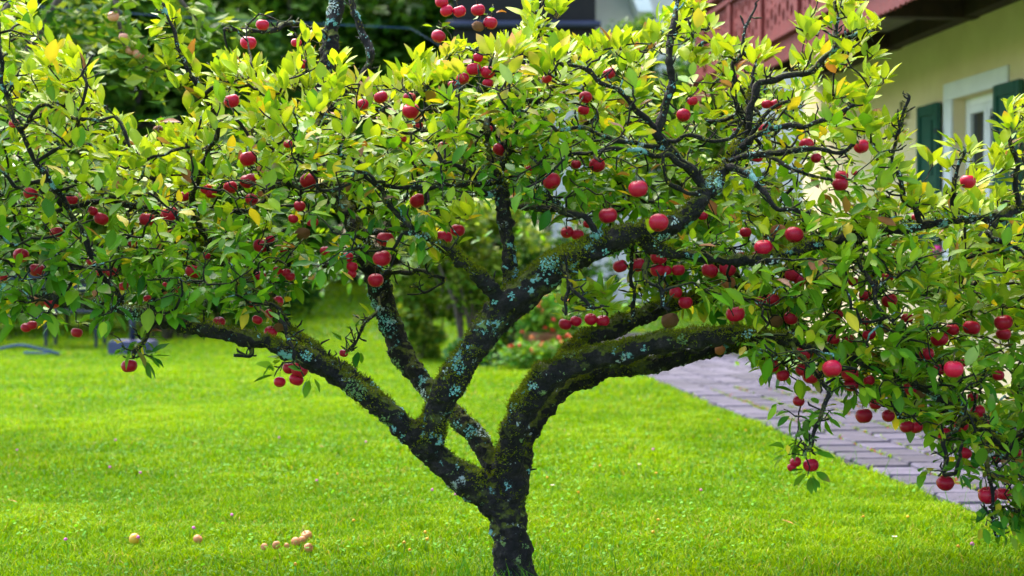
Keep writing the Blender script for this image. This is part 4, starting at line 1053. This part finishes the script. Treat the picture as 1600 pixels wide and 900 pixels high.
for x0 in (2.6, 4.0):
    wn = MB().aabb(x0, x0+.7, yF-.05, yF-.002, 1.7, 2.8).obj('window', M['white'], HF)
    MB().aabb(x0+.07, x0+.63, yF-.07, yF-.052, 1.77, 2.73).obj('pane', M['glass'], None).parent = wn

# ---------------------------------------------------------------- background trees and shrubs
def bush(name, label, cat, base, ctr, rad, n, size, tints, nblob, trunk_r=.05, group=None, stems=1, stem_mat='bgbark', clump=.33):
    """crown made of many small leaves on overlapping clumps; stems run up into it"""
    e = empty(name, base, label, cat, group); ctr = Vector(ctr); rad = Vector(rad)
    bl = []
    for k in range(nblob):
        while True:
            q = Vector((random.uniform(-1, 1), random.uniform(-1, 1), random.uniform(-1, 1)))
            if .35 < q.length < 1: break
        bl.append((ctr+Vector((q.x*rad.x, q.y*rad.y, q.z*rad.z)), random.uniform(.6, 1.25)*clump))
    mr = (rad.x+rad.y+rad.z)/3
    def cf():
        c, s = random.choice(bl); d = Vector((random.gauss(0, 1), random.gauss(0, 1), random.gauss(0, 1))).normalized()*(random.random()**.45)*s*mr
        return (c.x+d.x, c.y+d.y, c.z+d.z*.8)
    v, f, t = blob_leaves(n, cf, size, tints)
    obj_np('crown' if cat == 'tree' or cat == 'apple tree' else 'foliage', v, f, M['bgleaf'], e, tint=t)
    for s in range(stems):
        b0 = Vector(base)+Vector((random.gauss(0, .12), random.gauss(0, .12), -.05)) if stems > 1 else Vector(base)-Z*.05
        top_ = ctr + Vector((random.gauss(0, .35)*rad.x, random.gauss(0, .3)*rad.y, rad.z*.3))
        mb = MB(); m_ = (b0+top_)/2+Vector((random.gauss(0, .1), random.gauss(0, .1), 0))
        mb.tube([b0, b0.lerp(m_, .5), m_, m_.lerp(top_, .5), top_], [trunk_r*1.15, trunk_r, trunk_r*.85, trunk_r*.6, trunk_r*.25], 8)
        for c, s_ in random.sample(bl, min(len(bl), 7 if stems == 1 else 3)):
            st = b0.lerp(top_, random.uniform(.35, .8)); mb.tube([st, st.lerp(c, .5)+Vector((0, 0, -.1*rad.z)), c], [trunk_r*.45, trunk_r*.3, trunk_r*.12], 6)
        mb.obj('trunk' if stems == 1 else 'stem', M[stem_mat], e, True)
    return e
gd, gm, gl, gy_ = (.028, .10, .010), (.075, .185, .012), (.13, .24, .02), (.27, .34, .03)
def gz_(y): return float(terrain(y))
# tall trees closing the view
spec = [(-9.5, 30, 3.2, 7.4, [gd, gm, gm], 'dark broad tree at the far corner of the lawn'),
        (-6.6, 27, 2.6, 6.8, [gm, gl, gd], 'leafy green tree rising behind the garden table'),
        (-4.4, 29, 2.4, 7.2, [gd, gm, gl], 'dark green tree rising behind the parasol stand'),
        (-2.6, 33, 2.6, 8, [gd, gd, gm], 'dense dark tree at the end of the lawn strip'),
        (-.9, 29.5, 1.8, 6.6, [gd, gm, gm], 'shaded green tree beside the dark timber loggia'),
        (-12.5, 27, 3.0, 7, [gd, gm, gl], 'broad green tree at the edge of the garden'),
        (-5.6, 36, 4.4, 10.0, [gd, gd, gm], 'tall dark tree standing behind the others'),
        (.6, 38, 4.0, 8.5, [gd, gm], 'tall dark tree behind the white house')]
for x, y, r_, h, tn, lab in spec:
    bush('broadleaf_tree', lab, 'tree', (x, y, gz_(y)), (x, y, gz_(y)+h*.58), (r_, r_*.8, h*.52), 14000, .13, tn, 60, .16, 'trees behind the lawn', clump=.36)
bush('garden_tree', 'light green small tree between the paved path and the white house', 'tree', (2.1, 20.6, gz_(20.6)), (2.1, 20.6, 2.7), (1.25, .9, 1.6), 9000, .075, [gm, gl, gd], 48, .06, clump=.36)
# hedge shrubs along the left lawn edge
for k, (px, y, r_, h, tn, lab) in enumerate([(-60, 21.0, 1.2, 2.6, [gd, gm], 'dark shrub at the outer end of the lawn hedge'), (90, 21.6, 1.1, 2.9, [gm, gd, gl], 'mid green shrub right behind the blue garden table'),
        (230, 21.2, 1.0, 2.4, [gl, gm, gy_], 'light green twiggy shrub behind the parasol stand'), (345, 22.0, 1.0, 2.8, [gd, gm], 'dark green shrub between the twiggy shrub and the lawn strip'), (425, 24.0, .8, 2.3, [gd, gd, gm], 'very dark shrub at the corner of the lawn strip'), (545, 33, 1.6, 2.6, [gd, gd], 'dark bush closing the far end of the lawn strip')]):
    x = (px-800)/F*y
    bush('garden_shrub', lab, 'shrub', (x, y, gz_(y)), (x, y, gz_(y)+h*.5), (r_, r_*.8, h*.5), 6000, .075, tn, 34, .03, 'shrubs along the lawn edge', 4, clump=.4)
# bare greyish twigs in front of the light shrub
e = empty('bare_shrub', (-4.4, 19.9, gz_(19.9)), 'leafless shrub of grey arching twigs at the lawn edge', 'shrub')
for k in range(16):
    b0 = Vector((-4.4+random.gauss(0, .15), 19.9+random.gauss(0, .1), gz_(19.9)-.03)); tp = b0+Vector((random.gauss(0, .8), random.gauss(0, .3), random.uniform(1.6, 2.9)))
    MB().tube([b0, b0.lerp(tp, .4)+Vector((random.gauss(0, .12), 0, .2)), b0.lerp(tp, .75)+Vector((random.gauss(0, .2), 0, .15)), tp], [.022, .017, .012, .005], 6).obj('stem', M['bgbark'], e, True)
# shrub with brown stems in the middle
bush('garden_shrub', 'sunny yellow green shrub with bare brown stems between the tree limbs', 'shrub', (-.42, 17.0, 0.0), (-.42, 17.2, 1.22), (.62, .6, .62), 6500, .05, [gl, gy_, gm, (.20, .30, .02)], 40, .022, 'shrubs along the lawn edge', 9, clump=.42)
bush('fern_shrub', 'loose pale green ferny shrub beside the brown stemmed shrub', 'shrub', (-1.05, 17.4, 0.02), (-1.05, 17.4, .55), (.36, .4, .55), 2600, .05, [gl, gy_, gm], 22, .012, None, 5, clump=.42)
bush('garden_shrub', 'dark low shrub behind the brown stemmed shrub', 'shrub', (.1, 19.2, .06), (.1, 19.2, 1.0), (1.0, .6, 1.0), 6000, .06, [gd, gm], 30, .03, 'shrubs along the lawn edge', 4, clump=.42)
bush('ground_ivy', 'low dark leafy plants at the foot of the shrub', 'plant', (-.25, 16.3, 0), (-.25, 16.3, .10), (.6, .3, .12), 1800, .04, [gd, (.05, .17, .04)], 16, .006, None, 2, clump=.5)
# red begonias by the house
fb = empty('flower_pot', (.30, 16.2, 0), 'terracotta pot of red and orange flowers beyond the trunk fork', 'flower pot')
MB().lathe([(.13, 0), (.17, .30), (.18, .32), (.18, .36), (.16, .36), (.15, .33), (.0, .32)], (.30, 16.2, 0), 16).obj('pot', M['terracotta'], fb, True)
v, f, t = blob_leaves(900, gauss_at((.30, 16.2, .50), .15, .13, .15), .045, [(.08, .25, .02), (.18, .32, .02)]); obj_np('foliage', v, f, M['bgleaf'], fb, tint=t)
for k in range(26):
    flower_head('blossom', (.30+random.gauss(0, .16), 16.1+random.gauss(-.05, .1), .56+random.gauss(0, .17)), random.uniform(.025, .04), M[random.choice(['redpetal', 'redpetal', 'orangepetal'])], fb)
fb = empty('flower_clump', (.25, 15.6, 0), 'low clump of red and salmon flowers at the lawn edge', 'flowers')
v, f, t = blob_leaves(1100, gauss_at((.28, 15.6, .12), .2, .12, .08), .04, [(.08, .25, .02), (.18, .32, .02)]); obj_np('foliage', v, f, M['bgleaf'], fb, tint=t)
for k in range(18):
    flower_head('blossom', (.30+random.gauss(0, .18), 15.55+random.gauss(-.05, .08), .24+random.gauss(0, .07)), random.uniform(.02, .032), M[random.choice(['redpetal', 'orangepetal', 'orangepetal'])], fb)
# boulder
bm = bmesh.new(); bmesh.ops.create_icosphere(bm, subdivisions=3, radius=1)
rp_ = G(772, 566)
for vtx in bm.verts:
    q = 1+.22*noise.noise(vtx.co*1.7); vtx.co = Vector((vtx.co.x*.13*q, vtx.co.y*.12*q, vtx.co.z*.08*q))
me = bpy.data.meshes.new('boulder'); bm.to_mesh(me); bm.free(); me.materials.append(M['rock'])
o = bpy.data.objects.new('boulder', me); o.location = (rp_.x, rp_.y, .03); COL.objects.link(o); tag(o, 'small mauve grey boulder lying at the lawn edge by the shrub', 'boulder')
# folded striped parasol by the white wall
pr = empty('folded_parasol', (1.0, 23.0, gz_(23)), 'folded yellow and pink striped parasol leaning by the white wall', 'parasol')
MB().tube([(1.0, 23, gz_(23)-.02), (1.0, 23, 1.9)], .02, 8).obj('pole', M['white'], pr)
for k, (mt, a0) in enumerate([(M['stripe_p'], 0), (M['stripe_y'], 1.57), (M['stripe_b'], 3.14), (M['stripe_y'], 4.71)]):
    mb = MB(); vs = []
    for z, r_ in ((.35, .07), (.7, .10), (1.2, .09), (1.75, .03)):
        for j in range(4): a = a0-2.4+1.57*j/3; vs.append((1.0+math.cos(a)*r_, 23+math.sin(a)*r_, z))
    mb.add(vs, [(4*i+j, 4*i+j+1, 4*i+j+5, 4*i+j+4) for i in range(3) for j in range(3)]); mb.obj('cloth_panel', mt, pr, True)

# ---------------------------------------------------------------- garden furniture at the left lawn edge
yb = 19.0; zb_ = gz_(yb); X = lambda px, y=yb: (px-800)/F*y
bn = empty('garden_bench', (X(60), yb, zb_), 'dark blue metal garden bench at the foot of the hedge', 'bench')
x0, x1 = X(-60), X(166)
for k in range(4): MB().aabb(x0, x1, yb-.2+k*.11, yb-.11+k*.11, zb_+.43, zb_+.46).obj('slat', M['bluemetal'], bn)
for k in range(3): MB().aabb(x0, x1, yb+.26, yb+.285, zb_+.56+k*.13, zb_+.65+k*.13).obj('back_slat', M['bluemetal'], bn)
for xx in (x0+.08, x1-.08, (x0+x1)/2+.2):
    MB().tube([(xx, yb-.18, zb_-.02), (xx, yb-.18, zb_+.43)], .022, 8).obj('leg', M['bluemetal'], bn)
    MB().tube([(xx, yb+.22, zb_-.02), (xx, yb+.22, zb_+.46), (xx, yb+.292, zb_+.95)], .022, 8).obj('leg', M['bluemetal'], bn)
pb = empty('parasol_stand', (X(207, 18.2), 18.2, gz_(18.2)), 'slate blue square parasol stand on the grass', 'parasol stand')
MB().aabb(X(176, 18.2), X(240, 18.2), 17.95, 18.45, gz_(18.2)-.02, gz_(18.2)+.15).obj('base', M['bluebox'], pb, bevel=.02)
MB().lathe([(.035, .14), (.035, .5), (.028, .5), (.028, .2)], (X(207, 18.2), 18.2, gz_(18.2)), 12).obj('socket', M['bluemetal'], pb, True)
hz = [Vector((X(-40, 17.6), 17.7, gz_(17.7)+.03)), Vector((X(0, 17.6), 17.6, gz_(17.6)+.10)), Vector((X(30, 17.6), 17.6, gz_(17.6)+.14)), Vector((X(60, 17.6), 17.6, gz_(17.6)+.10)), Vector((X(88, 17.6), 17.65, gz_(17.65)+.04)), Vector((X(70, 17.6), 17.9, gz_(17.9)+.02)), Vector((X(20, 17.6), 18.0, gz_(18)+.02))]
tag(MB().tube([Vector(p[:3]) for p in spline([(*p, 0) for p in hz], .05)], .016, 8).obj('garden_hose', M['hose'], None, True), 'blue garden hose looped on the grass before the bench', 'hose')
# blue washing line strung between the far trees
a, b = P(-100, -2, 14), P(640, 44, 14)
tag(MB().tube([a, a.lerp(b, .5)-Z*.03, b, b+Vector((1.5, 9, .2))], .005, 6).obj('washing_line', M['wire'], None), 'thin blue washing line strung high in front of the trees', 'washing line')

# neighbouring apple tree with pale fruit, trunk beyond the frame
na = bush('apple_tree', 'second apple tree with pale pink apples behind the mossy one', 'apple tree', (-3.9, 9.6, 0), (-3.5, 9.4, 2.6), (1.25, .9, .95), 3000, .045, [gl, gm, gy_, gd], 40, .10, clump=.25)
mb = MB(); lv = []
for (pts) in ([(-3.6, 9.5, 1.9), P(60, -30, 8.0), P(175, -40, 7.2), P(182, 10, 7.1), P(190, 60, 7.05), P(205, 100, 7.0)], [(-3.6, 9.5, 2.1), P(80, -60, 7.8), P(240, -50, 7.4), P(290, 10, 7.3), P(330, 60, 7.3)], [P(205, 100, 7.0), P(230, 105, 7.0), P(262, 120, 7.0)]):
    pts = [Vector(p) for p in pts]; mb.tube(pts, np.linspace(.03 if len(pts) > 3 else .006, .003, len(pts)), 6); lv += pts[2:] if len(pts) > 3 else pts
mb.obj('branch', M['bgbark'], na, True)
def cf():
    i = random.randrange(len(lv)-1); p = lv[i].lerp(lv[i+1], random.random()) if (lv[i]-lv[i+1]).length < .6 else lv[i]; return (p.x+random.gauss(0, .06), p.y+random.gauss(0, .1), p.z+random.gauss(0, .06))
v, f, t = blob_leaves(420, cf, .042, [gl, gm, gy_]); obj_np('foliage', v, f, M['bgleaf'], na, tint=t)
for px, py, rp in ((177, 26, 9), (202, 79, 8.5), (217, 84, 9.5), (193, 58, 7.5)):
    put_apple(P(px, py, 6.95), rp*6.95/F, 'p', (random.uniform(-.2, .3), random.uniform(-.3, .3), random.random()*6), 'pale pink apple hanging from the neighbouring apple tree', 'pale apples on the neighbouring tree')

# ---------------------------------------------------------------- things lying or growing in the lawn
for px, py, r_, k, lab, g in [(210, 851, .022, 'y', 'single round yellow apple lying in the grass', None), (309, 850, .018, 'f', 'small pale apple lying in the grass near the yellow one', None)] + \
        [(q[0], q[1], q[2], 'f', 'pale fallen apple in the small heap on the lawn', 'heap of fallen apples') for q in ((413, 861, .014), (432, 859, .016), (462, 855, .019), (472, 851, .016), (479, 846, .022), (482, 864, .018), (448, 858, .011))]:
    p = G(px, py+4); put_apple((p.x, p.y, r_*.85+.012), r_, k, (random.uniform(-1.5, 1.5), random.uniform(-1.5, 1.5), random.random()*6), lab, g)
def ground_flower(px, py, kind):
    p = G(px, py+4); h = .042
    nm, mt, lab, g = {'p': ('clover_flower', 'cloverpink', 'small pink clover head standing in the lawn', 'pink clover heads'), 'y': ('meadow_flower', 'yellow', 'small yellow flower standing in the lawn', 'yellow lawn flowers'), 'w': ('daisy', 'whitepetal', 'tiny white daisy in the lawn', 'white daisies')}[kind]
    e = empty(nm, (p.x, p.y, 0), lab, 'flower', g); c = Vector((p.x+random.gauss(0, .008), p.y, h))
    MB().tube([(p.x, p.y, -.01), (p.x+.003, p.y, h*.5), c], .0016, 5).obj('stalk', M['greenstalk'], e)
    if kind in 'py': flower_head('head', c, .0085 if kind == 'p' else .0075, M[mt], e, 16)
    else:
        mb = MB(); n = 10
        for k in range(n):
            a = 6.283*k/n; d = Vector((math.cos(a), math.sin(a)*.9, .35)); s_ = Vector((-math.sin(a), math.cos(a), 0))*.003
            mb.add([c, c+d*.008-s_, c+d*.012, c+d*.008+s_], [(0, 1, 2, 3)])
        mb.obj('petals', M[mt], e); MB().lathe([(.004, 0), (.004, .003), (.001, .005)], c, 8).obj('disc', M['yellow'], e)
for tok in "178 695 p|171 739 p|224 748 p|26 711 p|435 691 p|567 698 p|678 776 p|713 784 p|498 761 p|301 838 p|364 817 p|1020 710 p|104 857 p|1098 777 p|79 622 y|525 750 y|552 826 y|662 845 y|664 856 y|643 874 y|631 862 y|462 897 y|856 756 y|904 780 y|938 737 y|1027 749 y|1029 825 y|1028 845 y|1347 820 y|1415 820 y|1500 868 y|862 769 w|996 735 w|1196 662 w|59 640 w|378 600 w|1001 629 y|1123 662 y|1167 679 y|300 611 y|700 765 y|1393 853 w|219 853 p|1518 864 p".split('|'):
    a = tok.split(); ground_flower(float(a[0]), float(a[1]), a[2])
for px, py, s_, lab in ((1243, 838, .045, 'yellow brown fallen leaf on the lawn'), (28, 801, .035, 'dark brown fallen leaf on the lawn'), (505, 710, .025, 'small brown curled leaf on the open lawn')):
    p = G(px, py+3); vs, fs, ts = leaf_variant(3); o = obj_np('fallen_leaf', vs[:14]*s_*1.4, fs[:-1], M['deadleaf'], smooth=True)
    o.location = (p.x, p.y, .05); o.rotation_euler = (.35, .2, random.uniform(.8, 2.2)); tag(o, lab, 'leaf')
